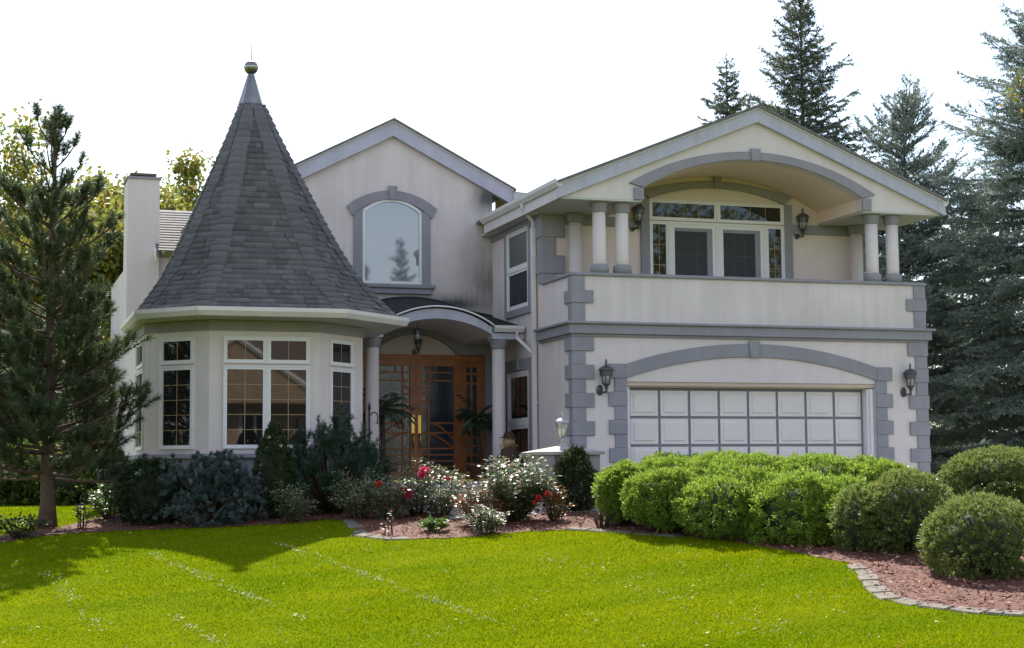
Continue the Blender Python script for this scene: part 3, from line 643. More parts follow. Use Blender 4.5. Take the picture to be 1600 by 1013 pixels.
u0 = .235; um = u0 + .755; u2 = um + .755
for a_, b_ in ((u0, um - .002), (um + .002, u2)):
    window(T, a_, b_, zb, zm0, 2, 5); window(T, a_, b_, zm1, ztp, 2, 1)
T, L = wallframe(1); window(T, .34, 1.06, zb, zm0, 2, 5); window(T, .34, 1.06, zm1, ztp, 2, 1)
T, L = wallframe(3); window(T, .30, 1.02, zb, zm0, 2, 5); window(T, .30, 1.02, zm1, ztp, 2, 1)
T, L = wallframe(0); window(T, .55, 1.85, zb, zm0, 2, 5); window(T, .55, 1.85, zm1, ztp, 2, 1)
# octagonal roof: shingle tabs course by course, with hip caps
TC = Vector((4.80, 30.6)); EV = [(2.68, 29.05), (3.58, 28.12), (6.03, 28.08), (7.22, 29.2), (7.22, 32.0), (6.03, 33.1), (3.58, 33.1), (2.68, 32.0)]
EZ, AZ = 4.47, 8.50
prof = [(1.0, EZ), (.86, 4.84), (.72, 5.28), (.60, 5.80), (.50, 6.30), (.38, 6.92), (.28, 7.44), (.185, 7.94), (.09, 8.50)]
pl = [0.0]
for i in range(1, len(prof)): pl.append(pl[-1] + math.hypot((prof[i][0] - prof[i - 1][0]) * 2.5, prof[i][1] - prof[i - 1][1]))
def roofpt(i, s, t, lift=0.0):
    """edge i, s along the edge, t slope length from the eave"""
    r = np.interp(t, pl, [q[0] for q in prof]); z = np.interp(t, pl, [q[1] for q in prof])
    a_, b_ = Vector(EV[i % 8]), Vector(EV[(i + 1) % 8]); p = TC + (a_ * (1 - s) + b_ * s - TC) * r; mid = ((a_ + b_) / 2 - TC).normalized()
    return (p.x + mid.x * lift * .8, p.y + mid.y * lift * .8, z + lift * .5)
def turret_roof():
    rnd = random.Random(5); V = []; Fq = []; ex = .122; n = int(pl[-1] / ex)
    for i in range(8):
        L = (Vector(EV[i]) - Vector(EV[(i + 1) % 8])).length
        for k in range(n + 1):
            t0 = k * ex; t1 = min(pl[-1], t0 + ex * 1.28); r = np.interp(t0, pl, [q[0] for q in prof]); s = -rnd.random() * .2
            while s < 1:
                w = rnd.choice((.10, .14, .17, .22, .30)) / (L * r); a_, b_ = max(0, s), min(1, s + w)
                if b_ > a_ + .01:
                    th = rnd.choice((.015, .020, .036)); g = min(.002 / (L * r), .02)
                    p = [roofpt(i, a_ + g, t0, th), roofpt(i, b_ - g, t0, th), roofpt(i, b_ - g, t1, .002), roofpt(i, a_ + g, t1, .002), roofpt(i, a_ + g, t0, -.01), roofpt(i, b_ - g, t0, -.01)]
                    b0 = len(V); V += p; Fq += [(b0, b0 + 1, b0 + 2, b0 + 3), (b0 + 4, b0 + 5, b0 + 1, b0), (b0 + 1, b0 + 5, b0 + 2, b0 + 2), (b0 + 4, b0, b0 + 3, b0 + 3)][:2]
                s += w
    return V, Fq
V, Fq = turret_roof(); tr = np_mesh('turret_roof', V, Fq, M['shingle'], house)
def hipcaps():
    rnd = random.Random(8); V = []; Fq = []; ex = .15; n = int(pl[-1] / ex)
    for i in range(8):
        for k in range(n + 1):
            t0 = k * ex; t1 = min(pl[-1], t0 + ex * 1.35); r0 = np.interp(t0, pl, [q[0] for q in prof]); r1 = np.interp(t1, pl, [q[0] for q in prof]); hw = .17
            La = (Vector(EV[i]) - Vector(EV[(i + 1) % 8])).length; Lb = (Vector(EV[i]) - Vector(EV[i - 1])).length; f = rnd.uniform(.92, 1.06)
            b0 = len(V)
            for t, r, l in ((t0, r0, .052), (t1, r1, .024)):
                wa = min(.45, hw * f / (La * r)); wb = min(.45, hw * f / (Lb * r)); q = Vector(roofpt(i, 0, t)); d = (Vector((q.x, q.y)) - TC).normalized()
                V.append(roofpt(i - 1, 1 - wb, t, l * .6)); V.append(roofpt(i - 1, 1 - wb * .4, t, l)); V.append((q.x + d.x * l, q.y + d.y * l, q.z + l * .5)); V.append(roofpt(i, wa * .4, t, l)); V.append(roofpt(i, wa, t, l * .6))
            for j in range(4): Fq.append((b0 + j, b0 + j + 1, b0 + 6 + j, b0 + 5 + j))
            c0 = len(V)
            for j in range(5): x, y, z = V[b0 + j]; V.append((TC.x + (x - TC.x) * .975, TC.y + (y - TC.y) * .975, z - .03))
            for j in range(4): Fq.append((c0 + j, c0 + j + 1, b0 + j + 1, b0 + j))
    return V, Fq
V, Fq = hipcaps(); np_mesh('hip_cap', V, Fq, M['hip'], tr)
# gutter, fascia and soffit round the eave
ge_ = [(2.70, 32.0)] + EV[:4] + [(7.44, 29.42)]
part('gutter', gutter([(x, y) for x, y in offs(ge_, -.02 * sgn)], EZ + .005, .15), M['gutter'])
sf = MB(); a_ = offs(ge_, -.03 * sgn); n = len(a_)
part('turret_soffit', MB().pz(a_ + [(7.5, 33.9), (2.70, 33.9)], 4.325, 4.345), M['soffit'])
part('eave_board', ringwall(ge_, -.02 * sgn, 4.346, EZ - .01, -.06 * sgn), M['gutter'])
# metal finial
fin = MB(); fin.lathe([(.27, AZ - .04), (.25, AZ), (.06, AZ + .62)], (TC.x, TC.y, 0), 8, False); fn = part('finial', fin, M['steel'])
part('ball', MB().sphere((TC.x, TC.y, AZ + .74), .135, 24), M['steel'], fn)
part('band', MB().lathe([(.137, AZ + .73), (.142, AZ + .735), (.142, AZ + .748), (.137, AZ + .753)], (TC.x, TC.y, 0), 24), M['gutter'], fn)
part('rod', MB().tube([(TC.x, TC.y, AZ + .85), (TC.x, TC.y, AZ + 1.26)], [.012, .006], 8), M['steel'], fn)
# --- rear left block with chimney
p0 = at(200, 280, 36.5); p1 = at(250, 280, 36.5); zc = float(at(225, 280, 36.5)[2])
ch = part('chimney', MB().box(p0[0], p1[0], 36.5, 37.4, HZ, zc), M['stucco'])
part('chimney_cap', MB().box(p0[0] - .03, p1[0] + .03, 36.46, 37.44, zc, zc + .05), M['trim'], ch)
part('flue', MB().box(p0[0] + .12, p1[0] - .12, 36.7, 37.2, zc + .051, zc + .10).box(p0[0] + .06, p1[0] - .06, 36.6, 37.3, zc + .10, zc + .15), mat('rusty_metal', (.16, .11, .085), .7, .4, 6, metal=.4), ch)
rk0 = at(231, 328, 38.2); rk1 = at(252, 392, 36.2)
part('rear_wall', MB().box(p0[0] + .05, 5.0, 36.6, 36.8, HZ, float(rk1[2]) - .1).box(p0[0] + .02, p0[0] + .3, 36.8, 41, HZ, 6.2), M['stucco'])
rr = MB(); y0, z0_, y1, z1_ = 36.2, float(rk1[2]), 38.2, float(rk0[2]); ns = 16
for k in range(ns):
    ya = y0 + (y1 - y0) * k / ns; yb_ = y0 + (y1 - y0) * (k + 1.2) / ns; za = z0_ + (z1_ - z0_) * k / ns; zb_ = z0_ + (z1_ - z0_) * (k + 1.2) / ns
    rr.add([(rk0[0], ya, za + .02), (6.5, ya, za + .02), (6.5, yb_, zb_), (rk0[0], yb_, zb_), (rk0[0], ya, za), (6.5, ya, za)], [(0, 1, 2, 3), (4, 5, 1, 0)])
part('rear_roof', rr, M['roofing'])
part('rake_board', MB().px([(y0, z0_), (y1, z1_), (y1, z1_ - .22), (y0, z0_ - .22)], rk0[0] - .03, rk0[0]), M['white'])
part('rear_gable', MB().px([(36.81, HZ), (36.81, z0_ - .05), (y1, z1_ - .2), (y1, HZ)], rk0[0] + .001, rk0[0] + .2), M['stucco'])
q = at(210, 615, 36.45); part('meter_box', MB().box(q[0] - .12, q[0] + .13, 36.38, 36.499, q[2] - .12, q[2] + .22).box(q[0] - .07, q[0] + .08, 36.42, 36.499, q[2] - .5, q[2] - .12), mat('meter_grey', (.35, .35, .38), .5, .1, 4), bevel=.02)

# ------------------------------------------------------------------ vegetation helpers
def unit(a): return a / (np.linalg.norm(a, axis=-1, keepdims=True) + 1e-9)
def rdir(rng, n): return unit(rng.normal(size=(n, 3)))
def leaves(name, P, D, L, Wd, m, parent, rng, side=None, fold=.0):
    """diamond leaves: base P, direction D, length L, width Wd (arrays)"""
    n = len(P); D = unit(D); s = side if side is not None else rdir(rng, n); s = unit(np.cross(D, s)); L = np.broadcast_to(np.asarray(L, float), (n,))[:, None]; Wd = np.broadcast_to(np.asarray(Wd, float), (n,))[:, None]
    nn = np.cross(s, D)
    V = np.stack([P, P + D * L * .45 + s * Wd * .5 + nn * fold * Wd, P + D * L, P + D * L * .45 - s * Wd * .5 + nn * fold * Wd], 1).reshape(-1, 3)
    Fc = np.arange(4 * n).reshape(-1, 4); return np_mesh(name, V, Fc, m, parent)
def needles(name, A, B, per_m, nl, nw, m, parent, rng, fwd=.55, rad0=.0):
    """needles (thin triangles) all round twig segments A->B"""
    d = B - A; ln = np.linalg.norm(d, axis=1); cnt = np.maximum(3, (ln * per_m).astype(int)); idx = np.repeat(np.arange(len(A)), cnt); n = len(idx)
    t = rng.random(n)[:, None]; ax = unit(d)[idx]; P = A[idx] + d[idx] * t; r = unit(np.cross(ax, rdir(rng, n))); q = unit(r + ax * (fwd + rng.normal(size=(n, 1)) * .2))
    l = nl * (.75 + .5 * rng.random((n, 1))); w = unit(np.cross(q, rdir(rng, n))) * nw * .5
    V = np.stack([P - w, P + w, P + q * l], 1).reshape(-1, 3); return np_mesh(name, V, np.arange(3 * n).reshape(-1, 3), m, parent)
def lumps(rng, k=14, f=(3, 9)):
    K = rng.normal(size=(k, 3)); K = unit(K) * rng.uniform(f[0], f[1], (k, 1)); ph = rng.random(k) * 6.28; am = 1 / np.linalg.norm(K, axis=1)
    am = am / am.sum()
    return lambda p: (np.sin(p @ K.T + ph) * am).sum(1)
def trunk_mb(base, top, r0, r1, rng, n=10, wob=.03):
    pts = []; rs = []
    for i in range(n + 1):
        t = i / n; p = np.array(base) * (1 - t) + np.array(top) * t; w = wob * math.sin(t * 3.14); pts.append((p[0] + rng.normal() * w, p[1] + rng.normal() * w, p[2])); rs.append(r0 + (r1 - r0) * t ** .9 + (r0 * .35 * max(0, 1 - t * n) if i < 2 else 0))
    return pts, rs

PAL = dict(
 spruce=[(.075, .092, .062), (.14, .16, .11), (.095, .12, .085), (.22, .235, .15)],
 blue=[(.12, .155, .135), (.24, .29, .25), (.17, .21, .185), (.38, .41, .32)],
 pine=[(.028, .056, .024), (.055, .095, .036), (.04, .072, .03), (.10, .125, .05), (.13, .105, .05)],
 autumn=[(.14, .19, .03), (.24, .25, .04), (.17, .21, .04), (.34, .27, .05), (.10, .15, .03), (.36, .20, .05)],
 green=[(.04, .08, .015), (.07, .12, .02), (.10, .15, .025), (.16, .18, .03)])
for k_ in PAL: M[k_] = leaf_mat(k_ + '_leaf', PAL[k_], .55, .5 if k_ in ('autumn', 'green') else .3, .3)

def spruce(loc, H, rb, label, group, seed, m='spruce', whorl=.34, droop=.25, per_m=95, nl=.05, nw=.016, low=.06, upturn=.0, name='spruce_tree', dens=1.0, shape=.8, jag=.2):
    """trunk, whorled boughs, flat sprays of twigs hung with needles"""
    rng = np.random.default_rng(seed); x, y, z = loc; t_ = thing(name, (x, y, z - .05), label, 'tree', group)
    tb = MB(); pts, rs = trunk_mb((x, y, z - .05), (x, y, z + H), .013 * H, .012, rng, 14, .02); tb.tube(pts, rs, 8)
    A = []; B = []; UP = np.array((0, 0, 1.))
    h = low * H
    while h < H * .985:
        t = h / H; Lm = rb * (1 - t) ** shape * (1 if t > .12 else .8 + t); nb = max(5, int((8.2 if t < .8 else 5.5) * dens)); a0 = rng.random() * 6.28
        for k in range(nb):
            L = Lm * (1 + rng.normal() * jag) + .10
            if L < .08: continue
            az = a0 + 6.283 * k / nb + rng.normal() * .22; el0 = -droop * (1 - t) + .8 * t ** 2.2 + rng.normal() * .10; ns = max(3, int(L / .28)); p = np.array((x, y, z + h + rng.normal() * .10)); path = [p]
            for i in range(ns):
                u = i / ns; el = el0 - .25 * u * (1 - t) + (upturn + .35) * u * u; p = p + np.array((math.cos(az) * math.cos(el), math.sin(az) * math.cos(el), math.sin(el))) * (L / ns); path.append(p)
            tb.tube([tuple(q) for q in path], [.006 + .010 * L * (1 - i / ns) for i in range(ns + 1)], 4)
            path = np.array(path); s = .12 if L > 1 else .05
            while s < 1.0:
                f = s * ns; i = min(ns - 1, int(f)); q = path[i] + (path[i + 1] - path[i]) * (f - i); dr = unit(path[i + 1] - path[i])
                for sd in (-1, 1):
                    hz = np.array((-math.sin(az), math.cos(az), 0)) * sd; tl = (.14 + .34 * L * (1 - s) ** .7) * rng.uniform(.6, 1.25); tl = min(tl, .8)
                    e = unit(dr * .75 + hz * rng.uniform(.5, .9) + UP * (rng.normal() * .2 - .10 + upturn * .5)); A.append(q); B.append(q + e * tl)
                    if tl > .22:
                        for w_ in (.38, .72):
                            for s2 in (-1, 1):
                                e2 = unit(e + s2 * np.cross(e, UP) * .75 + UP * (rng.normal() * .3 - .22 + upturn * .6)); A.append(q + e * tl * w_); B.append(q + e * tl * w_ + e2 * tl * rng.uniform(.35, .6))
                s += max(.05, .19 / max(L, .2)) * rng.uniform(.8, 1.3)
            A.append(path[-2]); B.append(path[-1] + unit(path[-1] - path[-2]) * .14)
        h += whorl * (1.1 - .5 * t) * rng.uniform(.75, 1.2)
    A.append(np.array((x, y, z + H * .93))); B.append(np.array((x, y, z + H + .15)))
    tb.build('trunk', M['bark'], t_, recalc=False); needles('crown', np.array(A), np.array(B), per_m, nl, nw, M[m], t_, rng); return t_

def red_pine(loc, H, label, seed):
    rng = np.random.default_rng(seed); x, y, z = loc; t_ = thing('pine_tree', (x, y, z - .05), label, 'tree')
    tb = MB(); pts, rs = trunk_mb((x, y, z - .05), (x + .02, y, z + H), .135, .018, rng, 14, .012); tb.tube(pts, rs, 10)
    A = []; B = []; h = .85; UP = np.array((0, 0, 1.))
    while h < H - .55:
        t = h / H; nb = rng.integers(7, 11) if t < .5 else (rng.integers(5, 8) if t < .75 else 4); a0 = rng.random() * 6.28; Lm = (1.72 * (1 - t) ** .6 + .15) * (1 if t > .2 else .85 + t * .5)
        for k in range(nb):
            az = a0 + 6.283 * k / nb + rng.normal() * .2; L = Lm * rng.uniform(.72, 1.12); el0 = -.12 + .95 * t + rng.normal() * .1; ns = 7; p = np.array((x, y, z + h + rng.normal() * .05)); path = [p]
            for i in range(ns):
                el = el0 + .55 * (i / ns) ** 1.6; p = p + np.array((math.cos(az) * math.cos(el), math.sin(az) * math.cos(el), math.sin(el))) * (L / ns); path.append(p)
            tb.tube([tuple(q) for q in path], [.010 + .014 * L * (1 - i / ns) for i in range(ns + 1)], 5)
            path = np.array(path); q = path[-1]; dr = unit(path[-1] - path[-2]); A.append(path[-2] * .6 + path[-1] * .4); B.append(q + dr * .22)
            for s in np.arange(.30, .98, .115 if L > .9 else .2):
                f = s * ns; i = min(ns - 1, int(f)); q = path[i] + (path[i + 1] - path[i]) * (f - i); d0 = unit(path[i + 1] - path[i])
                for sd in (-1, 1):
                    if rng.random() < (.06 if t < .5 else .22 if t < .72 else .62): continue
                    hz = np.array((-math.sin(az), math.cos(az), 0)) * sd; tl = rng.uniform(.22, .5) * (1.15 - .45 * s) * (.6 + .4 * min(1, L)); e = unit(d0 * .6 + hz * .55 + UP * rng.uniform(.3, .95)); e2 = unit(e + UP * .55)
                    m_ = q + e * tl * .55; tip = m_ + e2 * tl * .7; tb.tube([tuple(q), tuple(m_), tuple(tip)], [.008, .007, .005], 4); A.append(m_ * .8 + q * .2); B.append(tip)
                    if rng.random() < .55:
                        e3 = unit(e + np.cross(e, UP) * rng.choice((-1, 1)) * .8 + UP * .3); A.append(m_); B.append(m_ + e3 * tl * .55)
        h += rng.uniform(.34, .42) * (1.0 if t < .5 else 1.25)
    for k in range(5):
        a = k * 1.257 + .3; A.append(np.array((x, y, z + H - .62))); B.append(np.array((x + .17 * math.cos(a), y + .17 * math.sin(a), z + H - .22)))
    A.append(np.array((x, y, z + H - .7))); B.append(np.array((x, y, z + H + .05)))
    tb.build('trunk', M['bark_pine'], t_, recalc=False); needles('crown', np.array(A), np.array(B), 430, .115, .0115, M['pine'], t_, rng, .8); return t_

def broadleaf(loc, H, rc, label, group, seed, m='autumn', nl=9000, ls=.13, name='deciduous_tree', trunk_h=.28, squash=1.1):
    rng = np.random.default_rng(seed); x, y, z = loc; t_ = thing(name, (x, y, z - .05), label, 'tree', group); tb = MB()
    tips = []
    def grow(p, d, L, r, lv):
        n = 4; pts = [p]; 
        for i in range(n):
            d = unit(d + rng.normal(size=3) * .16 + np.array((0, 0, .05))); p = p + d * L / n; pts.append(p)
        tb.tube([tuple(q) for q in pts], [r * (1 - .4 * i / n) for i in range(n + 1)], 6 if lv < 2 else 4)
        if lv >= 4: tips.append(p); tips.append(pts[2]); return
        for k in range(3 if lv < 2 else 2 + (rng.random() < .5)):
            e = unit(d + rdir(rng, 1)[0] * (.85 if lv else .75)); e[2] = e[2] * .7 + .12; grow(p if k else pts[3], unit(e), L * rng.uniform(.62, .85), r * .58, lv + 1)
    r0 = .02 * H; grow(np.array((x, y, z - .05)), np.array((0, 0, 1.)), H * trunk_h, r0, 0)
    T = np.array(tips); c = T.mean(0); T = (T - c)
    T *= np.array((rc, rc, H * .36 * squash)) / (np.abs(T).max(0) + .1); T += np.array((x, y, z + H - H * .36 * squash))
    extra = c - c; k = rng.integers(0, len(T), nl); cl = T[k] + rng.normal(size=(nl, 3)) * rc * .105
    ins = rng.random(nl) < .25; cl[ins] = np.array((x, y, z + H * .62)) + rdir(rng, ins.sum()) * np.array((rc, rc, H * .36)) * (rng.random((ins.sum(), 1)) ** .5) * .8
    tb.build('trunk', M['bark'], t_, recalc=False); D = rdir(rng, nl); D[:, 2] -= .4
    for j in range(0, len(T), 3):
        pass
    leaves('crown', cl, D, ls * (.7 + .6 * rng.random(nl)), ls * .75 * (.7 + .5 * rng.random(nl)), M[m], t_, rng); return t_

def clipped(name, c, r, label, cat, group, seed, m, n=12000, ls=.05, rough=.10, freq=(3, 8), flat=0.0, spray=.55, stem=True, top=0.0, pname='foliage', core=.66, fine=.0):
    """shrub: leafy shell with an uneven surface on an ellipsoid, a woody stem below"""
    rng = np.random.default_rng(seed); c = np.array(c, float); r = np.array(r, float); zb = c[2] - r[2]
    t_ = thing(name, (c[0], c[1], zb), label, cat, group); nz = lumps(rng, 18, freq); nz2 = lumps(rng, 24, (13, 26))
    d = rdir(rng, n); d = d[d[:, 2] > -.92]; n = len(d)
    shp = d.copy(); 
    if flat: shp = np.sign(d) * np.abs(d) ** (1 - flat); shp = shp / (np.linalg.norm(d, axis=1)[:, None])
    per = 22; nt_ = n // per; d = d[:nt_]; shp = shp[:nt_]
    k = 1 + rough * 2.2 * nz(d * r / r.mean() + c) + rng.normal(size=nt_) * .022 - (rng.random(nt_) ** 4) * .14 + fine * nz2(d * r / r.mean() * 1.0 + c) * 2.2
    Q = c + shp * r * k[:, None]; nn = unit(d / r); ti = np.repeat(np.arange(nt_), per); n = len(ti)
    Dt = unit(nn + rdir(rng, nt_) * .45 + np.array((0, 0, .25)))
    D = unit(Dt[ti] + rdir(rng, n) * spray); P = Q[ti] - nn[ti] * ls * 1.1 * rng.random((n, 1)) + D * ls * rng.uniform(.0, 1.3, (n, 1)) + rng.normal(size=(n, 3)) * ls * .3
    if top: P[:, 0:2] = c[:2] + (P[:, 0:2] - c[:2]) * (1 - top * np.clip((P[:, 2:3] - zb) / (2 * r[2]), 0, 1))
    leaves(pname, P - D * ls * .4, D, ls * (.7 + .7 * rng.random(n)), ls * .40 * (.7 + .6 * rng.random(n)), M[m], t_, rng)
    if stem:
        s = MB(); z0 = gz(c[0], c[1])
        for q in range(7):
            a = rng.random() * 6.28; e = c + np.array((math.cos(a) * r[0] * .6, math.sin(a) * r[1] * .6, rng.uniform(-.2, .5) * r[2])); b0 = np.array((c[0] + .05 * math.cos(a), c[1] + .05 * math.sin(a), z0 - .03)); s.tube([tuple(b0), tuple(b0 * .55 + e * .45 + np.array((0, 0, -.05))), tuple(e)], [.028, .02, .01], 5)
        # solid dark core added to block light inside the shrub
        vv = []; ff = []; ns, nr = 18, 10
        for j in range(nr + 1):
            ph = math.pi * j / nr
            for i in range(ns):
                q = np.array((math.sin(ph) * math.cos(2 * math.pi * i / ns), math.sin(ph) * math.sin(2 * math.pi * i / ns), -math.cos(ph))); qs = np.sign(q) * np.abs(q) ** (1 - flat) if flat else q
                p_ = c + qs * r * core * (1 + rough * 2.0 * float(nz((q * r / r.mean() + c)[None])[0]))
                if top: f_ = 1 - top * min(1, max(0, (p_[2] - zb) / (2 * r[2]))); p_[0] = c[0] + (p_[0] - c[0]) * f_; p_[1] = c[1] + (p_[1] - c[1]) * f_
                vv.append(tuple(p_))
        ff = [(j * ns + i, j * ns + (i + 1) % ns, (j + 1) * ns + (i + 1) % ns, (j + 1) * ns + i) for j in range(nr) for i in range(ns)]
        s.smooth = True; s.add(vv, ff); s.build('stem_and_core', M['twig'], t_, recalc=False)
    return t_
M['twig'] = mat('stem_core_dark', (.030, .036, .016), .95, .3, 9)  # dark tone for shrub stems and the added light-blocking core

# ------------------------------------------------------------------ trees
def on_ground(px, Y, dz=0.0):
    p = at(px, 740, Y); return (float(p[0]), float(Y), gz(p[0], Y) + dz)
def top_z(px, py, Y): return float(at(px, py, Y)[2])
L_ = on_ground(75, 28.4); red_pine(L_, top_z(78, 172, 28.4) - L_[2], 'tall thin-crowned pine with long needles beside the left end of the house', 4)
def sp(px, py, Y, rb, label, seed, **k):
    l = on_ground(px, Y); return spruce(l, top_z(px, py, Y) - l[2], rb, label, 'spruces behind the house', seed, **k)
sp(1268, -14, 43, 3.3, 'tallest dark green spruce rising behind the balcony roof ridge', 11, m='spruce', shape=.70, per_m=95, nl=.065, nw=.024, whorl=.50, low=.30, jag=.28)
sp(1148, 92, 50, 2.5, 'small distant spruce tip showing just left of the roof peak', 12, m='spruce', shape=.7, per_m=85, nl=.07, nw=.028, whorl=.5, low=.5)
sp(1428, 165, 37, 2.7, 'bushy blue-green spruce with upturned tips beside the right end of the house', 13, m='blue', shape=.45, upturn=.5, droop=.10, per_m=110, nl=.058, nw=.020, dens=1.1, whorl=.44, jag=.3)
sp(1640, 10, 33.5, 3.1, 'big blue spruce at the right edge with heavy drooping layered boughs', 14, m='blue', shape=.55, droop=.35, per_m=110, nl=.055, nw=.019, dens=1.25, whorl=.46, jag=.25)
sp(1530, 300, 47, 3.0, 'shaded spruce half hidden between two blue spruces on the right', 15, m='spruce', shape=.6, per_m=85, nl=.07, nw=.028, whorl=.5)
def bl(px, py, Y, rc, label, seed, **k):
    l = on_ground(px, Y); H = top_z(px, py, Y) - l[2]; return broadleaf(l, H, rc, label, 'autumn trees behind the house', seed, **dict(dict(nl=26000, ls=.17), **k))
bl(20, 205, 52, 3.2, 'yellow-green autumn tree behind the pine at the left edge', 21)
bl(130, 250, 47, 2.8, 'orange-tinged autumn tree between the pine and the chimney', 22)
bl(195, 218, 55, 2.6, 'thin-topped yellow autumn tree rising just behind the chimney', 23)
bl(285, 235, 56, 2.6, 'yellow autumn tree showing between chimney and turret', 24)
l = on_ground(1810, 30.0); broadleaf(l, top_z(1810, -190, 30) - l[2], 2.75, 'yellow-leaved tree reaching in at the top right corner', None, 26, nl=12000, ls=.12)
for i, (px, py, Y, rx, rz_, lab, mm) in enumerate([(-10, 560, 42, 2.2, 1.9, 'broad dark green bush behind the pine at the left edge', 'green'), (70, 600, 40, 1.7, 1.6, 'rounded shrub behind the pine trunk', 'green'), (130, 560, 43, 1.9, 2.0, 'taller leafy shrub between pine and house wall', 'green'), (178, 600, 41, 1.1, 1.5, 'yellowing shrub beside the back corner of the house', 'autumn'),
                                                    (30, 690, 37, 1.3, .8, 'low dark shrub on the far lawn edge behind the pine', 'green'), (120, 700, 36, 1.2, .75, 'low bush right of the pine trunk on the far lawn', 'green')]):
    p = at(px, py, Y); g = gz(p[0], Y); zc_ = max(g + rz_ * .9, float(p[2]) - rz_ * .3) if py < 650 else g + rz_ * .8
    clipped('leafy_shrub', (p[0], Y, zc_), (rx, 1.2, rz_), lab, 'shrub', 'shrubs on the far side lawn', 60 + i, mm, 5200, .13, .22, (2, 6), spray=1.2)

# ------------------------------------------------------------------ clipped shrubs right of the drive
M['juniper'] = leaf_mat('juniper_sprig', [(.13, .20, .024), (.23, .335, .04), (.165, .25, .03), (.33, .42, .06)], .42, .5, .5)
M['boxball'] = leaf_mat('topiary_sprig', [(.115, .155, .04), (.175, .225, .055), (.14, .185, .047), (.26, .29, .085)], .45, .45, .4)
def ball(px, py, rpx, rpy, Y, *a, **k):
    p = at(px, py, Y); s = (p - CAM) @ MC[2] / F_PX; rx, rz_ = rpx * s, rpy * s
    return (float(p[0]), Y, float(p[2])), (rx, rx * k.get('depth', .95), rz_)
HG = 'rounded junipers along the drive'
for i, (px, py, rx, ry, Y, lab) in enumerate([(975, 768, 42, 40, 23.3, 'shaded juniper at the left end of the row, beside the ivy-clad pillar'), (1040, 779, 62, 42, 22.2, 'small round juniper, second from the pillar in the row'),
        (1146, 792, 82, 54, 21.3, 'rounded juniper below the left half of the garage door'), (1236, 807, 88, 62, 20.6, 'full dark-fronted juniper below the middle of the garage door'), (1316, 816, 72, 62, 20.1, 'juniper just left of the round topiary balls'),
        (1060, 750, 80, 36, 23.3, 'low juniper at the back of the row nearest the garage quoins'), (1165, 754, 88, 42, 22.4, 'domed juniper in the middle of the back row before the garage door'), (1275, 758, 88, 42, 21.7, 'wide back-row juniper reaching to the right jamb of the garage'), (1375, 768, 72, 44, 21.2, 'back-row juniper behind the leftmost topiary ball')]):
    c, r = ball(px, py, rx * 1.02, ry * 1.02, Y); clipped('juniper_shrub', c, (r[0], r[1] * 1.15, r[2]), lab, 'shrub', HG, 30 + i, 'juniper', 36000, .044, .19, (4, 10), flat=.03, spray=.75, fine=.085)
TG = 'clipped topiary balls'
for i, (px, py, rx, ry, Y, lab) in enumerate([(1420, 810, 77, 72, 18.9, 'clipped topiary ball next to the junipers, leftmost of three'), (1562, 746, 88, 45, 20.4, 'flattened topiary ball at the back, largest part cut by the right edge'), (1537, 850, 93, 74, 17.0, 'front topiary ball over the bare red mulch')]):
    c, r = ball(px, py, rx, ry, Y); clipped('topiary_ball', c, r, lab, 'shrub', TG, 40 + i, 'boxball', 46000, .034, .03, (4, 10), spray=.6, fine=.02)
    if i == 0: clipped('topiary_ball', (c[0] - .52, c[1] + .35, c[2] - .05), (.34, .34, .46), 'small dense topiary lobe tucked between the junipers and the leftmost ball', 'shrub', TG, 49, 'boxball', 7000, .045, .05, (4, 10), spray=.7)

# ------------------------------------------------------------------ planting in front of the bay
M['yew'] = leaf_mat('yew_needle', [(.016, .03, .012), (.03, .05, .016), (.02, .038, .014)], .5, .1, .3)
M['bluejun'] = leaf_mat('blue_juniper_sprig', [(.045, .068, .062), (.085, .12, .11), (.06, .085, .078), (.12, .145, .13)], .55, .1, .3)
M['cone'] = leaf_mat('dwarf_spruce_sprig', [(.025, .045, .016), (.04, .065, .02), (.055, .07, .025)], .55, .1, .3)
M['mugo'] = leaf_mat('mugo_needle', [(.025, .052, .032), (.045, .08, .048), (.035, .06, .036)], .5, .12, .3)
c, r = ball(237, 775, 52, 56, 27.9); clipped('yew_shrub', c, r, 'dark rounded yew at the left corner of the bay', 'shrub', None, 50, 'yew', 12000, .055, .10, (4, 9), spray=.8)
def layered(name, c, r, label, seed, m, nclump=26, per=900):
    rng = np.random.default_rng(seed); t_ = thing(name, (c[0], c[1], gz(c[0], c[1])), label, 'shrub'); A = []; B = []; s = MB(); b0 = np.array((c[0], c[1] + .1, gz(c[0], c[1])))
    for k in range(nclump):
        d = rdir(rng, 1)[0]; d[1] = -abs(d[1]) if rng.random() < .75 else d[1]; o = np.array(c) + d * np.array(r) * rng.uniform(.6, 1.0); s.tube([tuple(b0), tuple((b0 + o) / 2 + np.array((0, 0, .08))), tuple(o)], [.03, .02, .008], 5)
        w = rng.uniform(.16, .30); out = unit(np.array((d[0], d[1], 0.0)))
        for q in range(int(9 + 20 * w)):
            tc_ = o + np.array((rng.normal() * w, rng.normal() * w * .8, rng.normal() * .03)); tc_[2] -= .25 * ((tc_[0] - o[0]) ** 2 + (tc_[1] - o[1]) ** 2) / w; dt = unit(out * .6 + rdir(rng, 1)[0] * .6 + np.array((0, 0, .25))); n = 76
            dr = unit(dt + rdir(rng, n) * .5); p = tc_ + dr * rng.uniform(0, .07, (n, 1)); A.append(p); B.append(p + dr * rng.uniform(.035, .065, (n, 1)))
    s.build('stem', M['stem'], t_, recalc=False); A = np.concatenate(A); B = np.concatenate(B); leaves('foliage', A, B - A, np.linalg.norm(B - A, axis=1), .0105, M[m], t_, rng); return t_
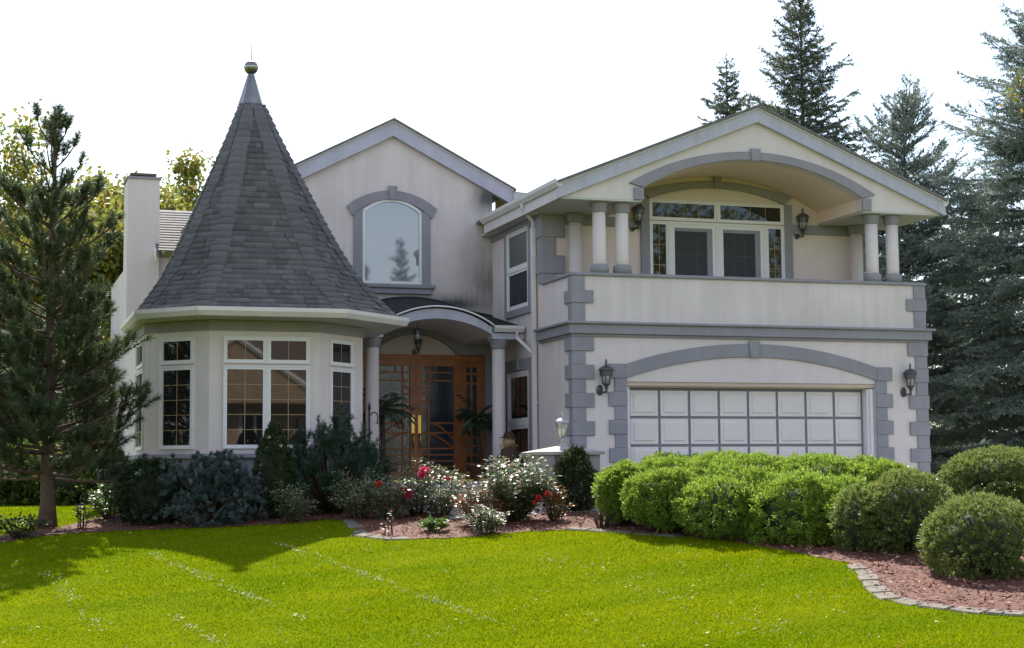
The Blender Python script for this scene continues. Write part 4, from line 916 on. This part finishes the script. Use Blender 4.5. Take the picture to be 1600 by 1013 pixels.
c, r = ball(322, 748, 74, 42, 27.6); layered('juniper_shrub', c, (r[0], r[1] * .7, r[2]), 'spreading blue-grey juniper with layered flat sprays under the bay window', 51, 'bluejun', 46)
c, r = ball(335, 790, 60, 30, 27.2); layered('juniper_shrub', c, (r[0], r[1] * .6, r[2]), 'low dark juniper skirt at the foot of the blue-grey juniper', 52, 'bluejun', 16)
c, r = ball(428, 737, 36, 72, 27.5); clipped('dwarf_spruce', c, (r[0] * 1.1, r[1] * 1.1, r[2]), 'dense cone-shaped dwarf spruce in front of the bay', 'shrub', None, 53, 'cone', 14000, .045, .07, (5, 11), spray=.8, top=.45)
def mugo(px, Y, h, rad, label, seed, n=42):
    rng = np.random.default_rng(seed); b = on_ground(px, Y); t_ = thing('mugo_pine', b, label, 'shrub'); A = []; B = []; s = MB()
    for k in range(n):
        a = rng.random() * 6.28; u = rng.random() ** .6; e = np.array(b) + np.array((math.cos(a) * rad * u, math.sin(a) * rad * u * .8, h * (1 - .55 * u ** 2) * rng.uniform(.5, 1.0))); m_ = np.array(b) * .5 + e * .5 + np.array((math.cos(a), math.sin(a), 0)) * .12 * u; s.tube([b, tuple(m_), tuple(e)], [.025, .016, .008], 5)
        d = unit(e - m_ + np.array((0, 0, .35))); A.append(e - d * .25); B.append(e + d * .14)
        for q in range(3): f = unit(d + rdir(rng, 1)[0] * .8); A.append(e - d * .2); B.append(e - d * .2 + f * .26)
    s.build('stem', M['stem'], t_, recalc=False); needles('foliage', np.array(A), np.array(B), 330, .085, .010, M['mugo'], t_, rng, .9); return t_
mugo(520, 27.9, 1.72, 1.05, 'tall loose mugo pine with bristly shoots before the right bay window', 55, 120)

# roses and other border plants
M['rose'] = leaf_mat('rose_leaf', [(.07, .10, .05), (.12, .16, .075), (.16, .20, .10), (.22, .26, .14), (.30, .10, .035), (.38, .16, .05)], .42, .30, .65, pos=[0, .3, .6, .88, .92, 1])
M['rose_red'] = leaf_mat('rose_young_leaf', [(.05, .07, .025), (.10, .10, .03), (.26, .08, .025), (.32, .13, .03)], .32, .25, .6, pos=[0, .45, .6, 1])
M['petal'] = leaf_mat('pink_petal', [(.62, .02, .11), (.80, .05, .20), (.70, .03, .15)], .5, .3, .3)
M['petal_red'] = leaf_mat('red_petal', [(.55, .03, .02), (.65, .06, .03)], .5, .3, .3)
M['perennial'] = leaf_mat('perennial_leaf', [(.07, .13, .02), (.10, .18, .03), (.05, .10, .02)], .45, .35, .4)
def bush(name, px, py, h, rad, label, seed, m='rose', nst=16, nleaf=900, ls=.05, flowers=(), cat='shrub', group='rose bushes along the front border', fm='petal'):
    rng = np.random.default_rng(seed); g = gp(px, py); b = np.array((g[0], g[1], gz(g[0], g[1]))); t_ = thing(name, tuple(b), label, cat, group); s = MB(); P = []; D = []
    for k in range(nst):
        a = 6.283 * k / nst + rng.normal() * .3; u = rng.uniform(.25, 1); e = b + np.array((math.cos(a) * rad * u, math.sin(a) * rad * u, h * (rng.uniform(.55, 1.0) if rng.random() < .8 else rng.uniform(1.0, 1.25)) * (1.05 - .3 * u))); q = b + (e - b) * .5 + np.array((math.cos(a), math.sin(a), 0)) * rad * .12 + np.array((0, 0, .06))
        b1 = b + np.array((math.cos(a), math.sin(a), 0)) * .06 - np.array((0, 0, .03)); s.tube([tuple(b1), tuple(q), tuple(e)], [.010, .007, .004], 5); n = nleaf // nst; t = rng.random(n) ** .65
        p = (1 - t[:, None]) ** 2 * b1 + 2 * (t * (1 - t))[:, None] * q + (t ** 2)[:, None] * e; d = rdir(rng, n); d[:, 2] = np.abs(d[:, 2]) * .4 - .05; P.append(p + d * rng.uniform(.01, rad * .28, (n, 1))); D.append(d)
    s.build('stem', M['stem'], t_, recalc=False); P = np.concatenate(P); D = np.concatenate(D); n = len(P)
    up = np.tile(np.array((0, 0, 1.)), (n, 1)) + rng.normal(size=(n, 3)) * .45
    leaves('foliage', P, D, ls * (.7 + .7 * rng.random(n)), ls * .62 * (.8 + .4 * rng.random(n)), M[m], t_, rng, side=np.cross(up, D) * 0 + up)
    for (fx_, fy_, fr) in flowers:
        q = at(fx_, fy_, b[1] - rad * .95); n = 46; d = rdir(rng, n); leaves('flower', q + d * fr * .25, d, fr * .9, fr * .9, M[fm], t_, rng, fold=.15)
    return t_
bush('rose_bush', 806, 815, .96, .66, 'large sunlit rose bush with glossy pale-shining leaves below the pillar lamp', 71, nst=46, nleaf=6800, ls=.066)
bush('rose_bush', 745, 822, .62, .48, 'low rose bush with orange young shoots left of the largest rose bush', 72, 'rose_red', nst=20, nleaf=2200)
bush('rose_bush', 692, 808, .74, .56, 'rose bush with young bronze leaves in front of the right door leaf', 73, nst=22, nleaf=2600)
bush('rose_bush', 652, 806, .78, .50, 'rose bush carrying two bright pink blooms before the oak doors', 74, nst=20, nleaf=2300, flowers=[(664, 737, .085), (658, 742, .06), (637, 770, .095), (628, 763, .05), (700, 748, .04)])
bush('rose_bush', 608, 812, .74, .50, 'shaded rose bush with one small dull red bloom by the left porch column', 75, nst=20, nleaf=2300, flowers=[(592, 756, .05)], fm='petal_red')
bush('rose_bush', 560, 812, .76, .58, 'grey-green shaded rose bush in front of the mugo pine', 76, nst=20, nleaf=2400)
bush('rose_bush', 457, 817, .60, .42, 'small shaded rose bush at the foot of the cone-shaped dwarf spruce', 77, nst=12, nleaf=1300)
bush('rose_bush', 385, 812, .62, .55, 'sparse shaded rose bush between the blue juniper and the dwarf spruce', 78, nst=13, nleaf=1300)
bush('rose_bush', 868, 815, .50, .28, 'small rose bush with red flowers at the foot of the ivy-clad pillar', 79, 'rose_red', nst=12, nleaf=1000, flowers=[(842, 778, .05), (856, 772, .05), (836, 785, .04)], fm='petal_red')
bush('rose_bush', 760, 835, .36, .36, 'knee-high spreading rose at the lawn edge below the largest rose bush', 80, nst=14, nleaf=1300)
bush('dry_seedling', 608, 838, .36, .12, 'thin withered seedling with a few orange leaves in the mulch', 81, 'rose_red', nst=4, nleaf=40, group=None, cat='plant')
bush('hosta', 678, 832, .22, .20, 'small bright green leafy clump at the lawn edge of the mulch', 82, 'perennial', nst=10, nleaf=90, ls=.13, group=None, cat='plant')
bush('border_plant', 170, 812, .58, .42, 'sunlit yellow-green border plant beside the dark yew', 83, 'perennial', nst=16, nleaf=700, ls=.075, group=None, cat='plant')
bush('border_plant', 128, 826, .48, .16, 'upright dark leafy stalk between the pine trunk and the yew', 84, 'cone', nst=6, nleaf=130, ls=.075, group=None, cat='plant')
bush('border_plant', 30, 842, .34, .55, 'low sprawling dark plant at the foot of the pine on the left', 85, 'cone', nst=18, nleaf=560, ls=.07, group=None, cat='plant')
bush('dry_shrub', 942, 826, .30, .22, 'small leafless brown tuft in the mulch below the first juniper', 86, 'rose_red', nst=22, nleaf=60, ls=.03, group=None, cat='plant')

# ------------------------------------------------------------------ things in the garden
def px_s(px, py, Y): p = at(px, py, Y); return p, float((p - CAM) @ MC[2] / F_PX)
# pillar with a lamp and ivy
pp, s_ = px_s(893, 706, 26.0); px0, px1 = float(at(850, 706, 26)[0]), float(at(938, 706, 26)[0]); pz = float(pp[2]); pm = (px0 + px1) / 2; g = gz(pm, 26.2)
pil = thing('garden_pillar', (pm, 26.3, g), 'square pale grey garden pillar with a shallow pyramid cap beside the garage corner', 'pillar')
hw = (px1 - px0) / 2
m = MB().box(pm - hw + .03, pm + hw - .03, 26.03, 26.03 + 2 * hw - .06, g - .05, pz - .05)
for a_, b_ in ((pm - hw, pm - hw + .2), (pm + hw - .2, pm + hw)): m.box(a_, b_, 26.0, 26.029, g - .05, pz - .05)
m.build('shaft', mat('pillar_stucco', (.36, .34, .32), .9, .15, 3, .2, 60), pil, bevel=.01)
cp = MB(); e = hw + .06; yc = 26.0 + hw
cp.box(pm - e, pm + e, yc - e, yc + e, pz - .05, pz)
cp.add([(pm - e, yc - e, pz + .001), (pm + e, yc - e, pz + .001), (pm + e, yc + e, pz + .001), (pm - e, yc + e, pz + .001), (pm, yc, pz + .12)], [(0, 1, 4), (1, 2, 4), (2, 3, 4), (3, 0, 4), (3, 2, 1, 0)])
cp.build('cap', mat('pillar_cap', (.38, .34, .31), .85, .15, 4, .2, 60), pil)
lp = thing('pillar_lamp', (pm, yc, pz + .1), 'aged metal lantern with cream glass standing on the pillar cap', 'lamp')
m, g_ = MB(), MB(); lantern(m, g_, (pm, yc, pz + .22), .82); m.lathe([(.09, .08), (.085, .11), (.04, .13), (.035, .17), (.05, .19), (.03, .215), (.03, .24)], (pm, yc, pz), 16)
m.build('lantern_frame', M['pillarlamp'], lp, recalc=True); g_.build('lamp_glass', M['warmglass'], lp)
M['ivy'] = leaf_mat('ivy_leaf', [(.03, .05, .02), (.05, .075, .025), (.10, .075, .03), (.07, .09, .03), (.20, .15, .04)], .35, .22, .6, pos=[0, .4, .7, .9, 1])
iv, si = px_s(900, 752, 25.85); clipped('climbing_ivy', (float(iv[0]), 25.82, (pz - .02 + gz(iv[0], 25.8)) / 2), (34 * si, .26, (pz + .06 - gz(iv[0], 25.8)) / 2), 'dark climber covering the front of the garden pillar', 'climber', None, 91, 'ivy', 9000, .07, .2, (3, 8), spray=1.0, top=.25, core=.72)
# potted palms on the porch
M['palm'] = leaf_mat('palm_leaflet', [(.025, .055, .025), (.05, .09, .045), (.035, .07, .03)], .4, .15, .5)
def palm(x, y, z, h, rad, label, seed):
    rng = np.random.default_rng(seed); t_ = thing('potted_palm', (x, y, z), label, 'plant', 'potted palms on the porch')
    MB().lathe([(.13, 0), (.17, .30), (.19, .30), (.19, .35), (.16, .35), (.155, .31)], (x, y, z), 18).build('pot', M['terracotta'], t_)
    tr_ = MB(); tr_.tube([(x, y, z + .3), (x + .03, y, z + h * .35), (x - .01, y, z + h * .68)], [.06, .05, .055], 8); P = []; D = []
    c = np.array((x - .01, y, z + h * .68))
    for k in range(22):
        a = rng.random() * 6.28; el = rng.uniform(.1, 1.35); L = rad * rng.uniform(.8, 1.25); d = np.array((math.cos(a) * math.cos(el), math.sin(a) * math.cos(el), math.sin(el))); pts = [c]; p = c
        for i in range(8): d = unit(d + np.array((0, 0, -.19))); p = p + d * L / 8; pts.append(p)
        tr_.tube([tuple(q) for q in pts], [.010 * (1 - i / 10) for i in range(9)], 4); pts = np.array(pts)
        for f in np.linspace(.18, .99, 26):
            i = min(7, int(f * 8)); q = pts[i] + (pts[i + 1] - pts[i]) * (f * 8 - i); dd = unit(pts[i + 1] - pts[i]); sdv = unit(np.cross(dd, np.array((0, 0, 1.))))
            for s2 in (-1, 1): P.append(q); D.append(unit(dd * .6 + sdv * s2 + np.array((0, 0, -.35))) * (.24 * (1 - .6 * abs(f - .4))))
    tr_.build('trunk', M['bark'], t_, recalc=False); D = np.array(D); leaves('fronds', np.array(P), D, np.linalg.norm(D, axis=1), .022, M['palm'], t_, rng)
palm(float(at(597, 700, 32.4)[0]), 32.4, 1.5, 2.0, .62, 'tall potted palm beside the left porch column', 101)
palm(float(at(746, 700, 33.0)[0]), 33.0, 1.5, 1.85, .55, 'potted palm right of the oak doors beside the sidelight', 102)
palm(float(at(800, 700, 33.3)[0]), 33.3, 1.5, 1.75, .5, 'shaded potted palm behind the right porch column', 103)
# scarecrow doll
sc, s_ = px_s(795, 690, 31.25); x, y, zh = float(sc[0]), 31.25, float(sc[2])
t_ = thing('scarecrow_doll', (x, y, 1.5), 'small scarecrow doll with a round cloth face and floppy hat on the porch', 'scarecrow')
cl = mat('brown_cloth', (.09, .045, .03), .95, .4, 14, .4, 60); straw = leaf_mat('straw', [(.45, .30, .10), (.55, .40, .16)], .8, .2)
MB().lathe([(.17, 0), (.20, .15), (.19, .35), (.15, zh - 1.5 - .16), (.05, zh - 1.5 - .08)], (x, y, 1.5), 14).build('coat', cl, t_)
for sg in (-1, 1): MB().tube([(x + sg * .12, y, zh - .18), (x + sg * .21, y - .03, zh - .30), (x + sg * .20, y - .06, zh - .42)], [.05, .05, .04], 8).build('sleeve', cl, t_)
hd = MB().sphere((x, y, zh), .118, 18, (1, .95, 1)).build('head', mat('burlap', (.52, .34, .18), .95, .15, 20, .4, 120), t_)
fc = MB()
for dx in (-.04, .04): fc.sphere((x + dx, y - .106, zh + .03), .013, 8)
fc.sphere((x, y - .116, zh - .005), .010, 8); fc.tube([(x - .05, y - .100, zh - .035), (x - .02, y - .112, zh - .055), (x + .02, y - .112, zh - .055), (x + .05, y - .100, zh - .035)], .005, 5)
fc.build('face_stitching', M['darkiron'], hd)
MB().lathe([(.19, .07), (.20, .078), (.115, .09), (.105, .14), (.07, .19), (.01, .20)], (x, y, zh), 16).build('hat', mat('felt_hat', (.06, .035, .02), .95, .3, 12), t_)
rng = np.random.default_rng(7); d = rdir(rng, 60); d[:, 2] = -abs(d[:, 2]) - .3; leaves('straw_tuft', np.array((x, y, zh)) + unit(d) * .11, d, .13, .012, straw, t_, rng)
# planter box by the downspout
q = at(833, 725, 31.3); t_ = thing('planter_box', (float(q[0]), 31.0, 1.0), 'grey square planter at the foot of the downspout', 'planter')
MB().pz([(q[0] - .16, 31.0), (q[0] + .22, 31.0), (q[0] + .22, 31.4), (q[0] - .16, 31.4)], 1.0, float(at(833, 712, 31)[2])).build('box', M['trim'], t_, bevel=.02)
MB().box(q[0] - .18, q[0] + .24, 30.98, 31.42, float(at(833, 712, 31)[2]) + .002, float(at(833, 712, 31)[2]) + .04).build('rim', M['fascia'], t_)
# shepherd hook
q = on_ground(577, 29.6); zt_ = top_z(577, 641, 29.6); t_ = thing('shepherd_hook', q, 'black iron shepherd hook in front of the left porch column', 'garden hook')
MB().tube([(q[0], q[1], q[2] - .1), (q[0], q[1], zt_)], .018, 8).lathe([(.018, 0), (.035, .04), (.02, .09), (.004, .16)], (q[0], q[1], zt_), 10).build('pole', M['darkiron'], t_)
pts = [(q[0] + .0, q[1], zt_ - .10)] + [(q[0] + .09 + .07 * math.cos(a), q[1], zt_ - .13 + .09 * math.sin(a)) for a in np.linspace(2.6, -.4, 9)] + [(q[0] + .145, q[1], zt_ - .24), (q[0] + .18, q[1], zt_ - .25)]
MB().tube(pts, .012, 6).build('hook', M['darkiron'], t_)
# path light and air conditioner at the back left corner
q = on_ground(158, 33.5); zt_ = top_z(158, 735, 33.5); t_ = thing('path_light', q, 'short black path light with a white collar behind the border plants', 'garden light')
MB().lathe([(.05, -.05), (.05, zt_ - q[2] - .26), (.075, zt_ - q[2] - .25), (.075, zt_ - q[2] - .02), (.05, zt_ - q[2])], q, 16).build('post', M['darkiron'], t_)
MB().lathe([(.085, zt_ - q[2] - .03), (.09, zt_ - q[2] + .0), (.05, zt_ - q[2] + .05)], q, 16).build('collar', M['white'], t_)
q = on_ground(180, 35.0); t_ = thing('air_conditioner', q, 'dark louvred air conditioner unit beside the back corner of the house', 'air conditioner')
m = MB().box(q[0] - .35, q[0] + .32, 34.7, 35.3, q[2], q[2] + .85); m.build('casing', mat('ac_grey', (.06, .065, .07), .6, .2, 5), t_, bevel=.02)
m = MB()
for k in range(12): m.box(q[0] - .33, q[0] + .30, 34.675, 34.699, q[2] + .08 + k * .06, q[2] + .10 + k * .06)
m.build('louvre_grille', M['darkiron'], t_)
# far right: picket fence, shed and parked van glimpsed under the spruces
fa, fb = at(1440, 715, 41), at(1530, 715, 41); g = gz(fa[0], 41); t_ = thing('picket_fence', (float(fa[0]), 41, g), 'weathered brown picket fence under the spruces right of the garage', 'fence')
bw = mat('fence_wood', (.10, .065, .045), .9, .35, 6, .3, 30); zf = top_z(1480, 697, 41); m = MB(); x = float(fa[0]); rnd = random.Random(2)
while x < fb[0]: m.py([(x, g), (x + .105, g), (x + .105, zf - .06), (x + .052, zf + rnd.uniform(-.02, .02)), (x, zf - .06)], 41, 41.02); x += .135
m.build('pickets', bw, t_); MB().box(fa[0], fb[0], 41.021, 41.06, g + .25, g + .33).build('rail', bw, t_); MB().box(fa[0], fb[0], 41.021, 41.06, zf - .3, zf - .22).build('rail', bw, t_)
q = at(1525, 700, 58); g = gz(q[0], 58); t_ = thing('garden_shed', (float(q[0]), 58, g), 'low brown shed with a pale roof edge behind the spruces', 'shed')
zs = top_z(1525, 690, 58); MB().box(q[0] - .9, q[0] + .75, 58, 60, g, zs).build('wall', mat('shed_wood', (.20, .15, .11), .9, .3, 4), t_)
MB().py([(q[0] - 1.1, zs + .001), (q[0] + .95, zs + .001), (q[0] - .1, zs + .55)], 57.8, 60.2).build('roof', mat('shed_roof', (.32, .22, .16), .9, .3, 4), t_)
MB().tube([(q[0] - 1.12, 57.75, zs), (q[0] - .1, 57.75, zs + .57), (q[0] + .97, 57.75, zs)], .05, 6, False).build('verge', M['white'], t_)
q = at(1566, 700, 54); g = gz(q[0], 54); t_ = thing('parked_van', (float(q[0]), 54, g), 'white van parked beyond the hedge, glimpsed above the back topiary ball', 'van')
vp = mat('van_paint', (.78, .78, .80), .3, .03, 2, spec=.6); x0 = float(at(1539, 700, 54)[0]); x1 = x0 + 4.6
zv = top_z(1560, 686, 54); prof_ = [(x0, g + .4), (x0, zv - .12), (x0 + .12, zv), (x0 + 3.1, zv), (x0 + 3.8, g + 1.15), (x1 - .1, g + 1.0), (x1, g + .75), (x1, g + .4)]
MB().py(prof_, 54, 55.8).build('body', vp, t_, bevel=.05)
MB().py([(x0 + .32, g + .95), (x0 + .80, g + .95), (x0 + .74, zv - .15), (x0 + .42, zv - .15)], 53.985, 53.999).build('window', M['glass'], t_); MB().py([(x0 + 2.3, g + 1.1), (x0 + 3.6, g + 1.1), (x0 + 3.1, zv - .15), (x0 + 2.3, zv - .15)], 53.985, 53.999).build('window', M['glass'], t_)
for xx in (x0 + .85, x1 - .85): w_ = MB(lambda a, b, c: (xx + a, 54.02 + c, g + .33 + b)); w_.lathe([(.30, -.1), (.33, -.08), (.33, .1), (.30, .12)], (0, 0, 0), 18); w_.build('wheel', M['darkiron'], t_)

# ------------------------------------------------------------------ bed edging, mulch chips, lawn
def along(poly, step):
    P = [np.array(p) for p in poly]; out = []; carry = 0.0
    for a_, b_ in zip(P[:-1], P[1:]):
        L = np.linalg.norm(b_ - a_); d = (b_ - a_) / L; t = carry
        while t < L: out.append((a_ + d * t, math.atan2(d[1], d[0]))); t += step
        carry = t - L
    return out
es = MB().box(-.19, .19, -.09, .13, -.06, .025).build('edging_paver', M['paver'], None, bevel=.015)
rng = np.random.default_rng(17); first = True
for p, a in along(EDGE[9:], .392):
    dv_ = MC @ (np.array((p[0], p[1], gz(p[0], p[1]))) - CAM); ex_ = W_PX / 2 + F_PX * dv_[0] / dv_[2]
    if rng.random() < .05 or 650 < ex_ < 875 or 1065 < ex_ < 1335: continue
    o = es if first else es.copy()
    if not first: COL.objects.link(o)
    first = False; o.location = (p[0] + .0, p[1] + .02, gz(p[0], p[1]) + rng.uniform(-.006, .006)); gx_ = (gz(p[0] + .1, p[1]) - gz(p[0] - .1, p[1])) / .2; gy_ = (gz(p[0], p[1] + .1) - gz(p[0], p[1] - .1)) / .2; o.rotation_euler = (Vector((0, 0, 1)).rotation_difference(Vector((-gx_, -gy_, 1)).normalized()).to_matrix() @ Matrix.Rotation(a + rng.normal() * .04, 3, 'Z')).to_euler(); o.scale = (rng.uniform(.9, 1.0), rng.uniform(.85, 1.1), 1)
    tag(o, 'flat weathered tan paver set flush along the curved lawn edge of the mulch bed', 'paver', 'edging pavers between lawn and mulch')
n = 60000; X = rng.uniform(-2, 13, n); Y = rng.uniform(13.5, 31, n); k = in_poly(X, Y, BED) & (rng.random(n) < np.clip(22 / Y, 0, 1) ** 2); X, Y = X[k], Y[k]; n = len(X)
M['chip'] = leaf_mat('mulch_chip', [(.06, .018, .011), (.22, .068, .036), (.13, .04, .024), (.34, .13, .075), (.46, .28, .18)], .85, 0, .3, pos=[0, .4, .6, .9, 1])
D = rdir(rng, n); D[:, 2] *= .22; sd = np.tile(np.array((0, 0, 1.)), (n, 1)) + rng.normal(size=(n, 3)) * .35
o = leaves('mulch_chips', np.stack([X, Y, zg(X, Y) + .015 + rng.random(n) * .03], 1), D, rng.uniform(.04, .11, n), rng.uniform(.012, .03, n), M['chip'], None, rng, side=sd); tag(o, kind='stuff')
# grass: single blades, thinner with distance
def lawn_pts(n, ymax=34):
    v = rng.random(n); Y = 11.5 * (ymax / 11.5) ** v; a = rng.uniform(math.tan(R_(-6)), math.tan(R_(42)), n); X = a * Y
    k = ~in_poly(X, Y, BED) & ~((X > 2.7) & (Y > 27.5)) & ~((X > 10.8) & (Y > 24.9)); return X[k], Y[k]
X, Y = lawn_pts(640000); n = len(X)
patch = np.sin(X * 1.1 + Y * .5) * .5 + np.sin(X * 2.9 - Y * 1.7 + 1) * .3 + np.sin(X * .6 + Y * 2.3 + 2) * .3
gm = leaf_mat('grass_blade', [(.165, .215, .002), (.21, .265, .002), (.185, .24, .002), (.235, .29, .003), (.27, .31, .006)], .7, .45, .0, pos=[0, .35, .6, .92, 1])
gn = gm.node_tree; rr_ = [n_ for n_ in gn.nodes if n_.type == 'VALTORGB'][0]; tcn = _n(gn, 'ShaderNodeTexCoord'); ns_ = _n(gn, 'ShaderNodeTexNoise'); ns_.inputs['Scale'].default_value = .55; ns_.inputs['Detail'].default_value = 5; ns_.inputs['Roughness'].default_value = .65
mpn_ = _n(gn, 'ShaderNodeMapping'); mpn_.inputs['Rotation'].default_value = (0, 0, R_(62)); mpn_.inputs['Scale'].default_value = (.45, 1.6, 1); gn.links.new(tcn.outputs['Object'], mpn_.inputs['Vector']); gn.links.new(mpn_.outputs[0], ns_.inputs['Vector'])
r2_ = _n(gn, 'ShaderNodeValToRGB'); r2_.color_ramp.elements[0].position = .35; r2_.color_ramp.elements[1].position = .68; r2_.color_ramp.elements[0].color = (.66, .80, .8, 1); r2_.color_ramp.elements[1].color = (1.25, 1.10, 1, 1); gn.links.new(ns_.outputs['Fac'], r2_.inputs['Fac'])
mm_ = _n(gn, 'ShaderNodeMix', data_type='RGBA', blend_type='MULTIPLY'); mm_.inputs['Factor'].default_value = 1; gn.links.new(rr_.outputs['Color'], mm_.inputs['A']); gn.links.new(r2_.outputs['Color'], mm_.inputs['B'])
for l_ in list(rr_.outputs['Color'].links):
    if l_.to_node != mm_: gn.links.new(mm_.outputs['Result'], l_.to_socket)
gn.nodes['Principled BSDF'].inputs['IOR'].default_value = 1.0
hgt = (.028 + .018 * rng.random(n)) * (1 + .25 * patch); lean = rng.normal(size=(n, 2)) * .55; D = unit(np.stack([lean[:, 0], lean[:, 1], np.ones(n)], 1)); W_ = np.cross(D, rdir(rng, n)); W_[:, 2] *= .2; W_ = unit(W_) * (.0030 + .00024 * Y[:, None])
P = np.stack([X, Y, zg(X, Y) - .004], 1); V = np.stack([P - W_, P + W_, P + D * hgt[:, None]], 1).reshape(-1, 3)
tag(np_mesh('grass', V, np.arange(3 * n).reshape(-1, 3), gm), kind='stuff')
# pale dry clippings left in mower lines
Lx = []; 
for (xa, ya, xb, yb, cnt, sg) in [(235, 868, 480, 972, 330, .05), (440, 853, 800, 985, 360, .055), (70, 895, 170, 1000, 150, .08), (860, 870, 1250, 1000, 200, .18), (270, 965, 340, 1010, 130, .05), (600, 850, 700, 1000, 80, .5), (980, 850, 1400, 960, 90, .5)]:
    A_, B_ = gp(xa, ya)[:2], gp(xb, yb)[:2]; t = rng.random(cnt)[:, None]; w = .5 + .5 * np.sin(t * 17 + xa); q = A_ + (B_ - A_) * t + rng.normal(size=(cnt, 2)) * sg; Lx.append(q[(rng.random(cnt) < .25 + .75 * w[:, 0])])
X, Y = lawn_pts(900); Lx.append(np.stack([X, Y], 1)); q = np.concatenate(Lx); k = ~in_poly(q[:, 0], q[:, 1], BED); q = q[k]; n = len(q)
D = rdir(rng, n); D[:, 2] = np.abs(D[:, 2]) * .5; cm = leaf_mat('dry_clipping', [(.42, .40, .26), (.58, .56, .42), (.36, .33, .17)], .6, .2, .4)
tag(leaves('grass_clippings', np.stack([q[:, 0], q[:, 1], zg(q[:, 0], q[:, 1]) + .03], 1), D, rng.uniform(.02, .05, n), rng.uniform(.008, .017, n), cm, None, rng), kind='stuff')

# ------------------------------------------------------------------ across the street (seen mirrored in the windows)
def neighbour(x, y, w, label, seed):
    t_ = thing('brick_house', (x, y, -.35), label, 'house'); z0 = -.4; br = mat('tan_brick', (.42, .29, .20), .9, .2, 3, .4, 30); rf_ = mat('brown_roof', (.16, .12, .10), .9, .25, 6)
    MB().box(x - w, x + w, y - 9, y, z0, z0 + 5.6).build('wall', br, t_)
    MB().px([(y - 9.5, z0 + 5.6), (y + .5, z0 + 5.6), (y - 4.5, z0 + 9.2)], x - w - .4, x + w + .4).build('roof', rf_, t_)
    MB().py([(x - w * .2, z0 + 5.601), (x + w * .75, z0 + 5.601), (x + w * .275, z0 + 8.6)], y - 3, y + 1.2).build('gable', br, t_); MB().tube([(x - w * .26, y + 1.25, z0 + 5.5), (x + w * .275, y + 1.25, z0 + 8.75), (x + w * .81, y + 1.25, z0 + 5.5)], .16, 6, False).build('verge', M['white'], t_)
    for i in range(5):
        for zz in (z0 + 1.2, z0 + 3.7):
            u = x - w + w * 2 * (i + .5) / 5; f = MB().box(u - .75, u + .75, y + .001, y + .06, zz, zz + 1.5).build('window', M['white'], t_); m = MB()
            for a_ in (-.62, .06): m.box(u + a_, u + a_ + .56, y + .061, y + .07, zz + .12, zz + 1.38)
            m.build('pane', M['glass'], f)
neighbour(9.5, -24.0, 9.0, 'tan brick house with white verges across the street, mirrored in the bay windows', 1)
for i, (x, y, h, rc, m_, lab) in enumerate([(5.0, -14, 9.5, 3.0, 'green', 'green street tree across the road, mirrored left in the bay windows'), (30, -24, 18, 5.5, 'green', 'broad green tree across the road, mirrored in the balcony windows'), (38, -22, 20, 6.5, 'autumn', 'tall yellowing tree across the road, mirrored in the balcony transoms'), (-4, -18, 11, 3.6, 'green', 'leafy street tree left of the brick house across the road')]):
    broadleaf((x, y, -.35), h, rc, lab, 'trees across the street', 130 + i, m=m_, nl=6000, ls=.34)
spruce((24.6, -40, -.35), 16.2, 3.0, 'dark spruce behind the brick house across the road, mirrored in the arched window', 'spruces across the street', 141, per_m=22, nl=.14, nw=.06, whorl=.8)
spruce((27.6, -42, -.35), 18.2, 3.2, 'tall spruce right of the brick house across the road, mirrored in the arched window', 'spruces across the street', 142, per_m=22, nl=.14, nw=.06, whorl=.8)

X, Y = lawn_pts(70)
q = np.concatenate([np.stack([X, Y], 1), np.array([gp(x_, y_)[:2] for x_, y_ in [(700, 838), (735, 832), (860, 826), (905, 822), (990, 830), (1410, 905), (1450, 918), (1480, 940), (1395, 918), (560, 834), (480, 812), (350, 818)]])]); n = len(q); D = rdir(rng, n); D[:, 2] = np.abs(D[:, 2]) * .3
fl = leaf_mat('fallen_leaf', [(.40, .16, .04), (.48, .30, .08), (.30, .14, .06), (.55, .48, .30)], .6, .3)
tag(leaves('fallen_leaves', np.stack([q[:, 0], q[:, 1], zg(q[:, 0], q[:, 1]) + .045], 1), D, rng.uniform(.05, .09, n), rng.uniform(.03, .055, n), fl, None, rng, side=np.tile(np.array((0, .3, 1.)), (n, 1))), kind='stuff')
